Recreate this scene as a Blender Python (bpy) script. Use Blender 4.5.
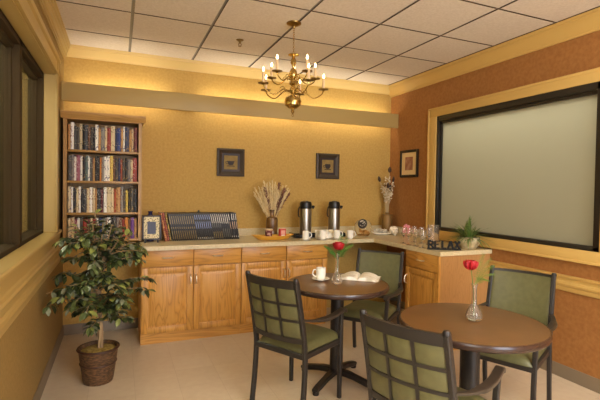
import bpy, bmesh, math, random
from mathutils import Vector, Matrix, noise
PI = math.pi
for o in list(bpy.data.objects): bpy.data.objects.remove(o)
scn = bpy.context.scene
COL = scn.collection

# ------------------------------------------------------------------ camera, world, light, exposure
yaw, pitch, roll, FPX = .3996, -.0217, .0159, 429.2
fw = Vector((math.sin(yaw)*math.cos(pitch), math.cos(yaw)*math.cos(pitch), math.sin(pitch)))
rt = Vector((math.cos(yaw), -math.sin(yaw), 0)); up = rt.cross(fw)
r2 = rt*math.cos(roll)+up*math.sin(roll); u2 = -rt*math.sin(roll)+up*math.cos(roll)
cam = bpy.data.cameras.new('camera'); co = bpy.data.objects.new('camera', cam); COL.objects.link(co)
cam.sensor_width = 36; cam.lens = FPX/600*36; cam.shift_y = -2.1/600; cam.clip_start = .05
M = Matrix((( r2.x, u2.x, -fw.x, .4949), (r2.y, u2.y, -fw.y, -4.703), (r2.z, u2.z, -fw.z, 1.4613), (0, 0, 0, 1)))
co.matrix_world = M
scn.camera = co
scn.view_settings.view_transform = 'Standard'; scn.view_settings.look = 'None'
scn.view_settings.gamma = 1; scn.view_settings.use_curve_mapping = False
scn.view_settings.exposure = 0.0
w = bpy.data.worlds.new('world'); scn.world = w; w.use_nodes = True
w.node_tree.nodes['Background'].inputs[0].default_value = (1, .9, .75, 1)
w.node_tree.nodes['Background'].inputs[1].default_value = .3

def area(name, loc, size, power, col, rot=(0, 0, 0), spread=None):
    l = bpy.data.lights.new(name, 'AREA'); l.shape = 'RECTANGLE'; l.size, l.size_y = size
    l.energy = power; l.color = col
    if spread: l.spread = spread
    o = bpy.data.objects.new(name, l); COL.objects.link(o); o.location = loc; o.rotation_euler = rot
    return o
# unseen overhead fill lamps added behind the camera, and daylight entering the open end of the room
for i, (x, y) in enumerate([(1.9, -5.3), (3.1, -5.3), (2.4, -7.0)]):
    area('overhead_fill', (x, y, 2.77), (1.15, .55), 42, (1, .96, .86))
area('daylight_window', (.03, -5.35, 1.72), (1.2, 1.9), 50, (1, .97, .92), (0, math.radians(-90), 0))
area('daylight_opening', (2.3, -7.9, 1.55), (2.2, 2.0), 170, (.74, .84, 1.0), (math.radians(86), 0, math.radians(-14)))
area('ceiling_bounce_fill', (1.9, -5.7, 1.75), (.6, .6), 140, (1, .99, .97), (math.radians(180), 0, 0))  # upward fill lamp added behind the camera to brighten the ceiling
area('corridor_lamp_right', (4.25, -1.7, 2.7), (.4, 2.2), 40, (1, .98, .88))
area('corridor_lamp_left', (-.8, -1.8, 2.7), (.5, 3.4), 90, (1, .95, .8))

# ------------------------------------------------------------------ helpers
def S(c):
    f = lambda v: v/12.92 if v <= .04045 else ((v+.055)/1.055)**2.4
    return tuple(f(v/255) for v in c)+(1,)
def nodes(name):
    m = bpy.data.materials.new(name); m.use_nodes = True
    return m, m.node_tree.nodes, m.node_tree.links, m.node_tree.nodes['Principled BSDF']
def mat(name, c, rough=.5, metal=0, c2=None, scale=8, stretch=(1, 1, 1), detail=4, bump=0, bscale=None, emit=0, coat=0, spec=None, lo=.35, hi=.65):
    m, N, L, B = nodes(name)
    B.inputs['Base Color'].default_value = S(c); B.inputs['Roughness'].default_value = rough; B.inputs['Metallic'].default_value = metal
    if coat: B.inputs['Coat Weight'].default_value = coat; B.inputs['Coat Roughness'].default_value = .15
    if spec is not None: B.inputs['Specular IOR Level'].default_value = spec
    if emit: B.inputs['Emission Color'].default_value = S(c); B.inputs['Emission Strength'].default_value = emit
    if c2 or bump:
        tc = N.new('ShaderNodeTexCoord'); mp = N.new('ShaderNodeMapping'); mp.inputs['Scale'].default_value = stretch
        L.new(tc.outputs['Object'], mp.inputs[0])
    if c2:
        n = N.new('ShaderNodeTexNoise'); n.inputs['Scale'].default_value = scale; n.inputs['Detail'].default_value = detail
        r = N.new('ShaderNodeValToRGB'); r.color_ramp.elements[0].color = S(c); r.color_ramp.elements[1].color = S(c2)
        r.color_ramp.elements[0].position = lo; r.color_ramp.elements[1].position = hi
        L.new(mp.outputs[0], n.inputs[0]); L.new(n.outputs[0], r.inputs[0]); L.new(r.outputs[0], B.inputs['Base Color'])
    if bump:
        n2 = N.new('ShaderNodeTexNoise'); n2.inputs['Scale'].default_value = bscale or scale; n2.inputs['Detail'].default_value = 3
        b = N.new('ShaderNodeBump'); b.inputs['Strength'].default_value = bump; b.inputs['Distance'].default_value = .004
        L.new(mp.outputs[0], n2.inputs[0]); L.new(n2.outputs[0], b.inputs['Height']); L.new(b.outputs[0], B.inputs['Normal'])
    return m
def oak(name, c, c2, dark, axis='z', scale=1.0):
    m, N, L, B = nodes(name)
    tc = N.new('ShaderNodeTexCoord'); mp = N.new('ShaderNodeMapping')
    s = {'z': (9, 9, .9), 'x': (.9, 9, 9), 'y': (9, .9, 9)}[axis]
    mp.inputs['Scale'].default_value = [v*scale for v in s]
    L.new(tc.outputs['Object'], mp.inputs[0])
    n = N.new('ShaderNodeTexNoise'); n.inputs['Scale'].default_value = 1.1; n.inputs['Detail'].default_value = 2; n.inputs['Distortion'].default_value = .6
    L.new(mp.outputs[0], n.inputs[0])
    mm = N.new('ShaderNodeMath'); mm.operation = 'MULTIPLY'; mm.inputs[1].default_value = 9; L.new(n.outputs[0], mm.inputs[0])
    fr = N.new('ShaderNodeMath'); fr.operation = 'PINGPONG'; fr.inputs[1].default_value = .5; L.new(mm.outputs[0], fr.inputs[0])
    r = N.new('ShaderNodeValToRGB'); e = r.color_ramp.elements
    e[0].position = 0; e[0].color = S(dark); e[1].position = .5; e[1].color = S(c2)
    k = e.new(.16); k.color = S(c)
    L.new(fr.outputs[0], r.inputs[0])
    n2 = N.new('ShaderNodeTexNoise'); n2.inputs['Scale'].default_value = 9; n2.inputs['Detail'].default_value = 3; L.new(mp.outputs[0], n2.inputs[0])
    mx = N.new('ShaderNodeMix'); mx.data_type = 'RGBA'; mx.blend_type = 'MULTIPLY'; mx.inputs[0].default_value = .35
    L.new(r.outputs[0], mx.inputs[6]); L.new(n2.outputs[0], mx.inputs[7]); 
    g = N.new('ShaderNodeMix'); g.data_type = 'RGBA'; g.inputs[0].default_value = .45
    L.new(mx.outputs[2], g.inputs[6]); g.inputs[7].default_value = S(c)
    L.new(g.outputs[2], B.inputs['Base Color']); B.inputs['Roughness'].default_value = .38
    return m
def glass(name, c=(255, 255, 255), rough=0.0, ior=1.45):
    m, N, L, B = nodes(name)
    B.inputs['Base Color'].default_value = S(c); B.inputs['Roughness'].default_value = rough
    B.inputs['Transmission Weight'].default_value = 1; B.inputs['IOR'].default_value = ior
    return m

class MB:
    """collects shapes into one mesh"""
    def __init__(s): s.b = bmesh.new(); s.mi = 0
    def _f(s, vs):
        try: f = s.b.faces.new(vs); f.material_index = s.mi; return f
        except ValueError: return None
    def box(s, a, b, bev=0, mtx=None):
        x0, y0, z0 = a; x1, y1, z1 = b
        x0, x1 = min(x0, x1), max(x0, x1); y0, y1 = min(y0, y1), max(y0, y1); z0, z1 = min(z0, z1), max(z0, z1)
        t = bmesh.new()
        bmesh.ops.create_cube(t, size=1)
        for v in t.verts: v.co = Vector(((x0+x1)/2+v.co.x*(x1-x0), (y0+y1)/2+v.co.y*(y1-y0), (z0+z1)/2+v.co.z*(z1-z0)))
        if bev: bmesh.ops.bevel(t, geom=t.edges[:], offset=bev, segments=2, affect='EDGES', profile=.5)
        s.merge(t, mtx)
        return s
    def merge(s, t, mtx=None):
        d = {}
        for v in t.verts: d[v] = s.b.verts.new(mtx @ v.co if mtx else v.co)
        for f in t.faces: s._f([d[v] for v in f.verts])
        t.free()
    def lathe(s, prof, c=(0, 0, 0), n=24, mtx=None, cap0=True, cap1=True):
        rings = []
        for r, z in prof:
            rg = []
            for k in range(n):
                p = Vector((c[0]+r*math.cos(2*PI*k/n), c[1]+r*math.sin(2*PI*k/n), c[2]+z))
                rg.append(s.b.verts.new(mtx @ p if mtx else p))
            rings.append(rg)
        for a, b in zip(rings, rings[1:]):
            for k in range(n): s._f([a[k], a[(k+1) % n], b[(k+1) % n], b[k]])
        if cap0: s._f(rings[0][::-1])
        if cap1: s._f(rings[-1])
        return s
    def tube(s, pts, r, n=8, sx=None, cap=True, upv=None):
        """sweep; r number or list; sx=(a,b): rounded-rect cross-section half sizes (a along side, b along up)"""
        pts = [Vector(p) for p in pts]
        rs = r if isinstance(r, (list, tuple)) else [r]*len(pts)
        t0 = (pts[1]-pts[0]).normalized()
        u = upv and Vector(upv) or (Vector((0, 0, 1)) if abs(t0.z) < .9 else Vector((1, 0, 0)))
        u = (u-t0*u.dot(t0)).normalized(); rings = []
        for i, p in enumerate(pts):
            t = (pts[min(i+1, len(pts)-1)]-pts[max(i-1, 0)])
            if t.length < 1e-9: t = t0
            t.normalize(); u = (u-t*u.dot(t)).normalized(); v = t.cross(u); rg = []
            if sx:
                a, b = sx; k = rs[i]
                c = min(a, b)*.35
                sh = [(a-c, b), (a, b-c), (a, -b+c), (a-c, -b), (-a+c, -b), (-a, -b+c), (-a, b-c), (-a+c, b)]
                for q in sh: rg.append(s.b.verts.new(p+v*q[0]*k+u*q[1]*k))
            else:
                for k in range(n):
                    a = 2*PI*k/n; rg.append(s.b.verts.new(p+(v*math.cos(a)+u*math.sin(a))*rs[i]))
            rings.append(rg)
        m = len(rings[0])
        for a, b in zip(rings, rings[1:]):
            for k in range(m): s._f([a[k], a[(k+1) % m], b[(k+1) % m], b[k]])
        if cap: s._f(rings[0][::-1]); s._f(rings[-1])
        return s
    def prism(s, poly, z0, z1):
        a = [s.b.verts.new((x, y, z0)) for x, y in poly]; b = [s.b.verts.new((x, y, z1)) for x, y in poly]
        n = len(poly)
        for k in range(n): s._f([a[k], a[(k+1) % n], b[(k+1) % n], b[k]])
        s._f(a[::-1]); s._f(b); return s
    def extr(s, prof, p0, p1, out, upv=(0, 0, 1), m0=0, m1=0):
        """extrude a profile [(out, up)] from p0 to p1; m0/m1 = mitre shift per unit of 'out' """
        p0, p1, out, upv = Vector(p0), Vector(p1), Vector(out), Vector(upv); d = (p1-p0).normalized()
        A = [s.b.verts.new(p0+out*a+upv*b+d*a*m0) for a, b in prof]; Bv = [s.b.verts.new(p1+out*a+upv*b-d*a*m1) for a, b in prof]
        n = len(prof)
        for k in range(n): s._f([A[k], A[(k+1) % n], Bv[(k+1) % n], Bv[k]])
        s._f(A[::-1]); s._f(Bv); return s
    def surf(s, fn, ns, nt, close=None):
        g = [[s.b.verts.new(fn(i/ns, j/nt)) for j in range(nt+1)] for i in range(ns+1)]
        for i in range(ns):
            for j in range(nt): s._f([g[i][j], g[i+1][j], g[i+1][j+1], g[i][j+1]])
        return g
    def slab(s, front, back, ns, nt):
        a = s.surf(front, ns, nt); b = s.surf(back, ns, nt)
        for i in range(ns):
            s._f([a[i][0], a[i+1][0], b[i+1][0], b[i][0]]); s._f([a[i][nt], a[i+1][nt], b[i+1][nt], b[i][nt]])
        for j in range(nt):
            s._f([a[0][j], a[0][j+1], b[0][j+1], b[0][j]]); s._f([a[ns][j], a[ns][j+1], b[ns][j+1], b[ns][j]])
        return s
    def build(s, name, mats, parent=None, smooth=35, loc=None, rz=0):
        bmesh.ops.recalc_face_normals(s.b, faces=s.b.faces)
        me = bpy.data.meshes.new(name); s.b.to_mesh(me); s.b.free()
        for m in (mats if isinstance(mats, (list, tuple)) else [mats]): me.materials.append(m)
        if smooth:
            me.shade_smooth(); me.set_sharp_from_angle(angle=math.radians(smooth))
        o = bpy.data.objects.new(name, me); COL.objects.link(o)
        if parent: o.parent = parent
        if loc: o.location = loc
        o.rotation_euler.z = rz
        return o
def spl(pts, n=6):
    P = [Vector(p) for p in pts]; P = [P[0]*2-P[1]]+P+[P[-1]*2-P[-2]]; out = []
    for i in range(1, len(P)-2):
        a, b, c, d = P[i-1:i+3]
        for k in range(n):
            t = k/n; out.append(.5*((2*b)+(c-a)*t+(2*a-5*b+4*c-d)*t*t+(-a+3*b-3*c+d)*t**3))
    out.append(P[-2]); return out
def tag(o, label, cat, group=None, kind=None):
    o['label'] = label; o['category'] = cat
    if group: o['group'] = group
    if kind: o['kind'] = kind
    return o
def thing(name, label, cat, loc=(0, 0, 0), rz=0, group=None):
    o = bpy.data.objects.new(name, None); COL.objects.link(o); o.location = loc; o.rotation_euler = (0, 0, rz); o.empty_display_size = .1
    return tag(o, label, cat, group)
def struct(mb, name, m, smooth=35):
    o = mb.build(name, m, smooth=smooth); o['kind'] = 'structure'; return o
def copy_tree(o, parent=None):
    c = o.copy(); COL.objects.link(c)
    if parent: c.parent = parent
    for ch in list(o.children): copy_tree(ch, c)
    return c

# ------------------------------------------------------------------ materials
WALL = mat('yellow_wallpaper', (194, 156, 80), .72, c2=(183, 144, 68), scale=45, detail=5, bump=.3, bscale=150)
WALLR = mat('terracotta_wallpaper', (165, 112, 56), .72, c2=(151, 99, 46), scale=38, detail=5, bump=.3, bscale=110)
WALLU = mat('pale_gold_wallpaper', (206, 172, 102), .7, c2=(192, 156, 86), scale=9, detail=5, bump=.2, bscale=80)
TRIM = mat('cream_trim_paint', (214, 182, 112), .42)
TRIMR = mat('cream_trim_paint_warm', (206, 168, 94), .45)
BASE = mat('grey_vinyl_base', (128, 112, 90), .5)
FLOOR = None
TILE = mat('ceiling_tile', (226, 214, 196), .9, c2=(216, 203, 183), scale=60, detail=4, bump=.3, bscale=200)
GRID = mat('ceiling_grid_metal', (140, 134, 124), .4)
OAKZ = oak('honey_oak', (206, 146, 62), (222, 166, 84), (150, 96, 38), 'z')
OAKX = oak('honey_oak_across', (206, 146, 62), (220, 164, 82), (150, 96, 38), 'x')
SHELFW = oak('bookcase_oak', (184, 138, 72), (196, 152, 84), (136, 94, 44), 'z')
SHELFX = oak('bookcase_oak_across', (184, 138, 72), (196, 152, 84), (136, 94, 44), 'x')
PANEL = oak('end_panel_veneer', (186, 136, 80), (192, 142, 86), (160, 110, 60), 'z', 2.2)
LAM = mat('beige_laminate', (216, 198, 156), .3, c2=(202, 184, 140), scale=55, detail=5)
BRONZE = mat('dark_bronze_frame', (62, 48, 26), .8, spec=.2)
BLACKFR = mat('black_window_frame', (34, 28, 20), .4)
BRASS = mat('polished_brass', (196, 166, 100), .2, metal=1)
BRASSD = mat('antique_brass', (140, 112, 62), .3, metal=1)
NICKEL = mat('satin_nickel', (236, 228, 210), .35, metal=1)
STEEL = mat('brushed_steel', (158, 150, 138), .3, metal=1)
BLK = mat('black_plastic', (22, 20, 19), .35)
FRAMEM = mat('bronze_brown_chair_frame', (42, 37, 33), .42, metal=.1)
OLIVE = mat('olive_vinyl', (97, 94, 58), .42, c2=(89, 86, 52), scale=30, bump=.1, bscale=160)
ARMM = mat('dark_armrest', (52, 44, 36), .3)
TTOP = mat('walnut_laminate', (112, 77, 42), .3, c2=(102, 70, 37), scale=9, detail=3, lo=.3, hi=.7)
TEDGE = mat('walnut_edge', (56, 38, 30), .25)
PEDM = mat('black_pedestal_metal', (38, 34, 32), .38, metal=.3)
WHITE = mat('white_porcelain', (250, 244, 228), .2)
GLASS = glass('clear_glass')
WIN = glass('window_glass', (225, 230, 220), 0, 1.3)
PAPER = mat('book_paper', (232, 222, 200), .8)

# ------------------------------------------------------------------ the room
W, H, YB = 3.744, 2.789, -8.0
m, N, L, B = nodes('floor_vinyl_tile')
tc = N.new('ShaderNodeTexCoord'); br = N.new('ShaderNodeTexBrick'); br.offset = 0
br.inputs['Scale'].default_value = 1; br.inputs['Brick Width'].default_value = .305; br.inputs['Row Height'].default_value = .305
br.inputs['Mortar Size'].default_value = .0012; br.inputs['Mortar'].default_value = S((184, 164, 136))
br.inputs['Color1'].default_value = S((206, 189, 162)); br.inputs['Color2'].default_value = S((201, 183, 156))
n = N.new('ShaderNodeTexNoise'); n.inputs['Scale'].default_value = 18; n.inputs['Detail'].default_value = 6
mx = N.new('ShaderNodeMix'); mx.data_type = 'RGBA'; mx.blend_type = 'OVERLAY'; mx.inputs[0].default_value = .12
L.new(tc.outputs['Object'], br.inputs[0]); L.new(tc.outputs['Object'], n.inputs[0])
L.new(br.outputs[0], mx.inputs[6]); L.new(n.outputs[0], mx.inputs[7]); L.new(mx.outputs[2], B.inputs['Base Color'])
B.inputs['Roughness'].default_value = .33; B.inputs['Coat Weight'].default_value = .15; B.inputs['Coat Roughness'].default_value = .2
FLOOR = m
struct(MB().box((-1.6, YB, -.05), (5.4, .1, 0)), 'floor', FLOOR, 0)
# ceiling: grid backing + tegular tiles that drop below the T-bars
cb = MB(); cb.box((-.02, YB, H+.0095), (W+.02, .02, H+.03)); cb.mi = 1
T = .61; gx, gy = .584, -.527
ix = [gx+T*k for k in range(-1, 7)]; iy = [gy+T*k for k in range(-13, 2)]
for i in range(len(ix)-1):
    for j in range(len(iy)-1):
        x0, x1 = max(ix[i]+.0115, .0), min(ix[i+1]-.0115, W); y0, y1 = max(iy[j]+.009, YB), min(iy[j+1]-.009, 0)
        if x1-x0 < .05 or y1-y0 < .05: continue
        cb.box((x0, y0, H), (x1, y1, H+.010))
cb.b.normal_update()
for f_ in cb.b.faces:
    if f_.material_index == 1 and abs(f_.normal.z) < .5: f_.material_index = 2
struct(cb, 'ceiling', [GRID, TILE, mat('tile_edge_shade', (84, 62, 38), .95)], 0)  # tile sides: shade of the joints put into a dark brown colour
# back wall
struct(MB().box((-.12, 0, 0), (W+.12, .1, H+.03)), 'wall_back', WALL, 0)
# left wall with window opening
WY0, WY1, WZ0, WZ1 = -6.4, -.58, 1.055, 2.385
b = MB()
b.box((-.25, YB, 0), (0, 0, WZ0)); b.box((-.25, YB, WZ1), (0, 0, H+.03)); b.box((-.25, WY1, WZ0), (0, 0, WZ1)); b.box((-.25, YB, WZ0), (0, WY0, WZ1))
struct(b, 'wall_left', mat('yellow_wallpaper_shade', (148, 120, 64), .72, c2=(138, 110, 55), scale=45, detail=5, bump=.3, bscale=150), 0)  # darker copy of the yellow wallpaper, this wall's shade put into its colour
# right wall with window opening
RY0, RY1, RZ0, RZ1 = -2.68, -.905, 1.03, 2.28
b = MB()
b.box((W, YB, 0), (W+.12, 0, RZ0)); b.box((W, YB, RZ1), (W+.12, 0, H+.03)); b.box((W, RY1, RZ0), (W+.12, 0, RZ1)); b.box((W, YB, RZ0), (W+.12, RY0, RZ1))
struct(b, 'wall_right', WALLR, 0)
b = MB(); b.box((-.12, YB-.1, 0), (.3, YB, H+.03)); b.box((.3, YB-.1, 2.3), (W+.12, YB, H+.03)); b.box((.3, YB-.1, 0), (W+.12, YB, .4))
struct(b, 'wall_front', WALL, 0)
# corridors seen through the windows
CORR = mat('corridor_wall_paint', (206, 190, 140), .8)
b = MB(); b.box((-1.6, -7, 0), (-1.5, 0.1, H)); b.box((-1.5, 0, 0), (-.25, .1, H)); b.box((-1.6, -7, H), (-.25, .1, H+.05)); b.box((-1.6, -7.1, 0), (-.25, -7, H))
struct(b, 'wall_corridor_left', CORR, 0)
b = MB(); b.box((5.3, -4, 0), (5.4, .1, H)); b.box((W+.12, 0, 0), (5.3, .1, H)); b.box((W+.12, -4, H), (5.4, .1, H+.05)); b.box((W+.12, -4.1, 0), (5.3, -4, H))
struct(b, 'wall_corridor_right', CORR, 0)

# crown mouldings (profile: out from wall, up from bottom)
CR = [(0, -.13), (.012, -.13), (.016, -.115), (.024, -.11), (.034, -.095), (.05, -.06), (.068, -.035), (.084, -.028), (.086, -.016), (.098, -.012), (.102, 0), (0, 0)]
def crown(name, p0, p1, out, m): struct(MB().extr([(a, b_+H) for a, b_ in CR], p0, p1, out), name, m)
struct(MB().extr([(a*.9, b_*.74+H) for a, b_ in CR], (0, 0, 0), (W, 0, 0), (0, -1, 0)), 'trim_1', TRIM, 20)
CRS = [(a, b_*.98) for a, b_ in CR]
TRIML = mat('cream_trim_shade', (178, 150, 88), .42)  # cream trim darkened, shade of the left wall put into its colour
CRL = [(0, -.13), (.010, -.13), (.012, -.118), (.018, -.116), (.020, -.098), (.028, -.092), (.036, -.062), (.043, -.056), (.046, -.036), (.056, -.028), (.058, -.014), (.066, -.010), (.068, 0), (0, 0)]
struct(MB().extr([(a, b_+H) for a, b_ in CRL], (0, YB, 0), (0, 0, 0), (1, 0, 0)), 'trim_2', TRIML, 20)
crown('trim_3', (W, YB, 0), (W, 0, 0), (-1, 0, 0), TRIMR)
# left upper casing between window head and crown
lp = [(0, 2.385), (.022, 2.385), (.022, 2.41), (.016, 2.425), (.016, 2.485), (.03, 2.495), (.034, 2.515), (.02, 2.53), (.02, 2.555), (.012, 2.565), (0, 2.565)]
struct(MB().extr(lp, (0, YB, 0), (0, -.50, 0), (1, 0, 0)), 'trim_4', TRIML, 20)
# left sill and apron mouldings
sp = [(-.08, 1.035), (-.08, 1.062), (.022, 1.062), (.03, 1.054), (.03, 1.04), (.018, 1.03), (.012, 1.0), (.012, .955), (.02, .945), (.034, .94), (.04, .928), (.034, .912), (.018, .905), (.014, .875),
      (.014, .86), (.026, .85), (.03, .832), (.02, .82), (.014, .795), (.012, .772), (0, .765), (0, 1.035)]
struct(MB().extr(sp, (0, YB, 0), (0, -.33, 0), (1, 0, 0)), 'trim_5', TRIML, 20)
# far jamb casing (vertical) beside the bookcase
b = MB(); b.box((-.08, -.590, 1.062), (.012, -.56, 2.385)); b.box((0, -.592, 1.062), (.02, -.50, 2.5), .004); b.box((-.08, -6.3, 2.376), (.0, -.56, 2.386))
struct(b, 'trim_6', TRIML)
# left window frames + glass
b = MB()
def stile(y0, y1):
    b.box((-.2, y0, WZ0), (-.085, y1, WZ1), .003); b.box((-.145, y0-.012, WZ0), (-.13, y1+.012, WZ1))
stile(-.592, -.578); stile(-1.50, -1.425)
stile(-2.62, -2.55); stile(-3.9, -3.83); stile(-5.1, -5.03); stile(-6.4, -6.37)
b.box((-.2, WY0, WZ0), (-.09, WY1, WZ0+.03), .003); b.box((-.2, WY0, WZ1-.045), (-.085, WY1, WZ1), .003)
b.box((-.16, WY0, WZ1-.07), (-.12, WY1, WZ1-.04))
fo = struct(b, 'window_1', BRONZE)
g = MB()
for y0, y1 in [(-1.425, -.592), (-2.55, -1.50), (-3.83, -2.62), (-5.03, -3.9), (-6.37, -5.1)]: g.box((-.176, y0, WZ0+.03), (-.17, y1, WZ1-.045))
go = g.build('window_pane', WIN, fo, 0)
b = MB()
for k in range(9):
    z = 1.25+k*.12; b.box((-1.498, -3.2, z), (-1.488, -1.9, z+.012))
struct(b, 'trim_13', mat('blind_slats', (150, 150, 130), .6), 0)
# right window: casing, black frame, frosted glass
def casing(y0, y1, z0, z1):
    b = MB(); wd = .095; wl = .13
    for a, c in (((W-.028, y0-wd, z1), (W, y1+wl, z1+wd)), ((W-.028, y0-wd, z0-wd), (W, y1+wl, z0)), ((W-.028, y1, z0), (W, y1+wl, z1)), ((W-.028, y0-wd, z0), (W, y0, z1))): b.box(a, c, .004)
    b.box((W-.036, y0-wd, z1+wd-.018), (W, y1+wl, z1+wd+.004), .003); b.box((W-.036, y0-wd, z0-wd-.004), (W, y1+wl, z0-wd+.014), .003)
    b.box((W-.036, y1+wl-.016, z0-wd), (W, y1+wl+.004, z1+wd), .003)
    struct(b, 'trim_7', TRIMR)
casing(RY0, RY1, RZ0, RZ1)
b = MB(); fwd = .055
b.box((W-.02, RY0, RZ0), (W+.06, RY1, RZ0+.035), .003); b.box((W-.02, RY0, RZ1-.055), (W+.06, RY1, RZ1), .003)
b.box((W-.02, RY1-.03, RZ0), (W+.06, RY1, RZ1), .003); b.box((W-.02, RY0, RZ0), (W+.06, RY0+.05, RZ1), .003)
b.box((W+.005, RY1-.045, RZ0), (W+.06, RY1-.02, RZ1)); b.box((W+.005, RY0, RZ1-.08), (W+.06, RY1, RZ1-.05))
fr = struct(b, 'window_2', BLACKFR)
m, N, L, B = nodes('frosted_glass')
B.inputs['Base Color'].default_value = S((188, 186, 164)); B.inputs['Roughness'].default_value = .32
tr = N.new('ShaderNodeBsdfTranslucent'); tr.inputs[0].default_value = S((214, 212, 196)); ms = N.new('ShaderNodeMixShader'); ms.inputs[0].default_value = .62
L.new(B.outputs[0], ms.inputs[1]); L.new(tr.outputs[0], ms.inputs[2]); L.new(ms.outputs[0], N['Material Output'].inputs[0])
FROST = m
MB().box((W+.03, RY0+.04, RZ0+.03), (W+.036, RY1-.04, RZ1-.05)).build('frosted_pane', FROST, fr, 0)
# right chair rail
cr = [(0, .69), (.014, .69), (.02, .7), (.02, .725), (.032, .735), (.036, .75), (.03, .765), (.022, .77), (.022, .79), (.034, .80), (.036, .815), (0, .815)]
struct(MB().extr(cr, (W, YB, 0), (W, -1.672, 0), (-1, 0, 0)), 'trim_8', TRIMR)
# baseboards
struct(MB().extr([(0, 0), (.012, 0), (.01, .09), (.006, .1), (0, .1)], (0, 0, 0), (.69, 0, 0), (0, -1, 0)), 'baseboard_back', BASE)
struct(MB().extr([(0, 0), (.012, 0), (.01, .09), (.006, .1), (0, .1)], (0, YB, 0), (0, 0, 0), (1, 0, 0)), 'baseboard_left', BASE)
struct(MB().extr([(0, 0), (.012, 0), (.01, .09), (.006, .1), (0, .1)], (W, YB, 0), (W, 0, 0), (-1, 0, 0)), 'baseboard_right', BASE)

# ------------------------------------------------------------------ cove valance with tubes
VAL = mat('tan_valance_paint', (182, 154, 92), .5)
vt = thing('light_valance', 'long tan cove board hiding lamps high across the yellow back wall', 'valance', (0, -.17, 2.243))
MB().box((.001, 0, 0), (W-.001, .02, .175), .003).build('face_board', VAL, vt)
b = MB()
for x in (.004, 1.25, 2.5, W-.02): MB().box((x, .02, .05), (x+.014, .169, .075)).build('bracket', VAL, vt)
TUBE = mat('lit_tube', (248, 246, 232), .5, emit=22)
for x0, x1 in ((.1, .95), (1.3, 2.45), (2.55, 3.62)):
    MB().tube([(x0, .05, .145), (x1, .05, .145)], .013, 10).build('fluorescent_tube', TUBE, vt)

# ------------------------------------------------------------------ built-in counter
CT = .917
b = MB(); poly = [(.675, 0), (.675, -.63), (3.115, -.63), (3.128, -1.69), (W, -1.69), (W, 0)]
b.prism(poly, CT-.04, CT)
b.box((.675, -.02, CT), (W, 0, CT+.085), .002); b.box((W-.02, -.78, CT), (W, -.02, CT+.085), .002)
tag(b.build('countertop', LAM, smooth=20), 'speckled beige laminate countertop with low backsplash turning the room corner', 'countertop')
def door(par, x0, x1, z0, z1, y, hx, wood=OAKZ):
    """raised-panel door in plane y (front toward -y), local coords"""
    b = MB(); s = .055
    b.box((x0, y-.02, z0), (x0+s, y, z1), .003); b.box((x1-s, y-.02, z0), (x1, y, z1), .003)
    b.box((x0+s, y-.02, z0), (x1-s, y, z0+s), .003); b.box((x0+s, y-.02, z1-s), (x1-s, y, z1), .003)
    b.box((x0+s-.002, y-.008, z0+s-.002), (x1-s+.002, y, z1-s+.002))
    t = bmesh.new(); bmesh.ops.create_cube(t, size=1)
    xa, xb, za, zb = x0+s+.008, x1-s-.008, z0+s+.008, z1-s-.008
    for v in t.verts:
        k = .028 if v.co.y < 0 else 0
        v.co = Vector(((xa+k if v.co.x < 0 else xb-k), (y-.017 if v.co.y < 0 else y-.006), (za+k if v.co.z < 0 else zb-k)))
    b.merge(t)
    d = b.build('door', wood, par, 25)
    h = MB()
    h.tube(spl([(hx, y-.018, z1-.17), (hx, y-.045, z1-.155), (hx, y-.05, z1-.125), (hx, y-.045, z1-.095), (hx, y-.018, z1-.08)], 4), .0052, 6)
    h.build('door_handle', NICKEL, d); return d
def drawer(par, x0, x1, z0, z1, y):
    d = MB().box((x0, y-.02, z0), (x1, y, z1), .005).build('drawer', OAKX, par, 25)
    c = (x0+x1)/2; z = (z0+z1)/2+.005
    MB().tube(spl([(c-.048, y-.018, z), (c-.04, y-.042, z), (c, y-.05, z), (c+.04, y-.042, z), (c+.048, y-.018, z)], 4), .0052, 6).build('drawer_handle', NICKEL, d)
def base_unit(x0, x1, label, hs):
    t = thing('base_cabinet', label, 'cabinet', (x0, 0, 0), 0, 'oak base cabinets along the back wall')
    Wd = x1-x0
    b = MB(); b.box((0, -.555, .1), (Wd, -.002, CT-.041)); t.location = (x0, 0, 0)
    b.build('carcass', OAKZ, t)
    MB().box((.0, -.545, 0), (Wd, -.02, .1)).build('toe_kick', OAKX, t)
    h = Wd/2
    for k in range(2):
        a, c = k*h+.004, (k+1)*h-.004
        drawer(t, a, c, .72, .875, -.556)
        door(t, a, c, .105, .712, -.556, c-.022 if k == 0 else a+.022)
base_unit(.685, 1.618, 'oak base cabinet at the left end of the counter, beside the ficus', 0)
base_unit(1.619, 2.575, 'oak base cabinet behind the round table, ending at the open knee space', 0)
# return cabinet on the right
A, Bp, Cp, Dp = Vector((3.15, -1.19)), Vector((3.155, -1.668)), Vector((W-.004, -1.668)), Vector((W-.004, -1.19))
t = thing('base_cabinet', 'oak corner cabinet under the glasses, one drawer over one door with arched pull', 'cabinet', (3.15, -1.19, 0), 0)
b = MB(); b.prism([(p.x-3.15, p.y+1.19) for p in (A, Bp, Cp, Dp)], .1, CT-.041); b.build('carcass', PANEL, t)
MB().prism([(p.x-3.15+dx, p.y+1.19+dy) for p, dx, dy in ((A, .03, 0), (Bp, .03, .01), (Cp, -.01, .01), (Dp, -.01, 0))], 0, .1).build('toe_kick', OAKX, t)
ang = math.atan2((Bp-A).y, (Bp-A).x)
f = bpy.data.objects.new('face_frame', None)
fm = MB().box((0, -.001, .1), ((Bp-A).length, .0, CT-.041)).build('face_frame', OAKZ, t, loc=(0, 0, 0), rz=ang)
ln = (Bp-A).length
def rotkids(par, fn):
    before = set(bpy.data.objects); fn(t)
    for o in set(bpy.data.objects)-before:
        if o.parent == t: o.rotation_euler.z = ang
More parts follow.
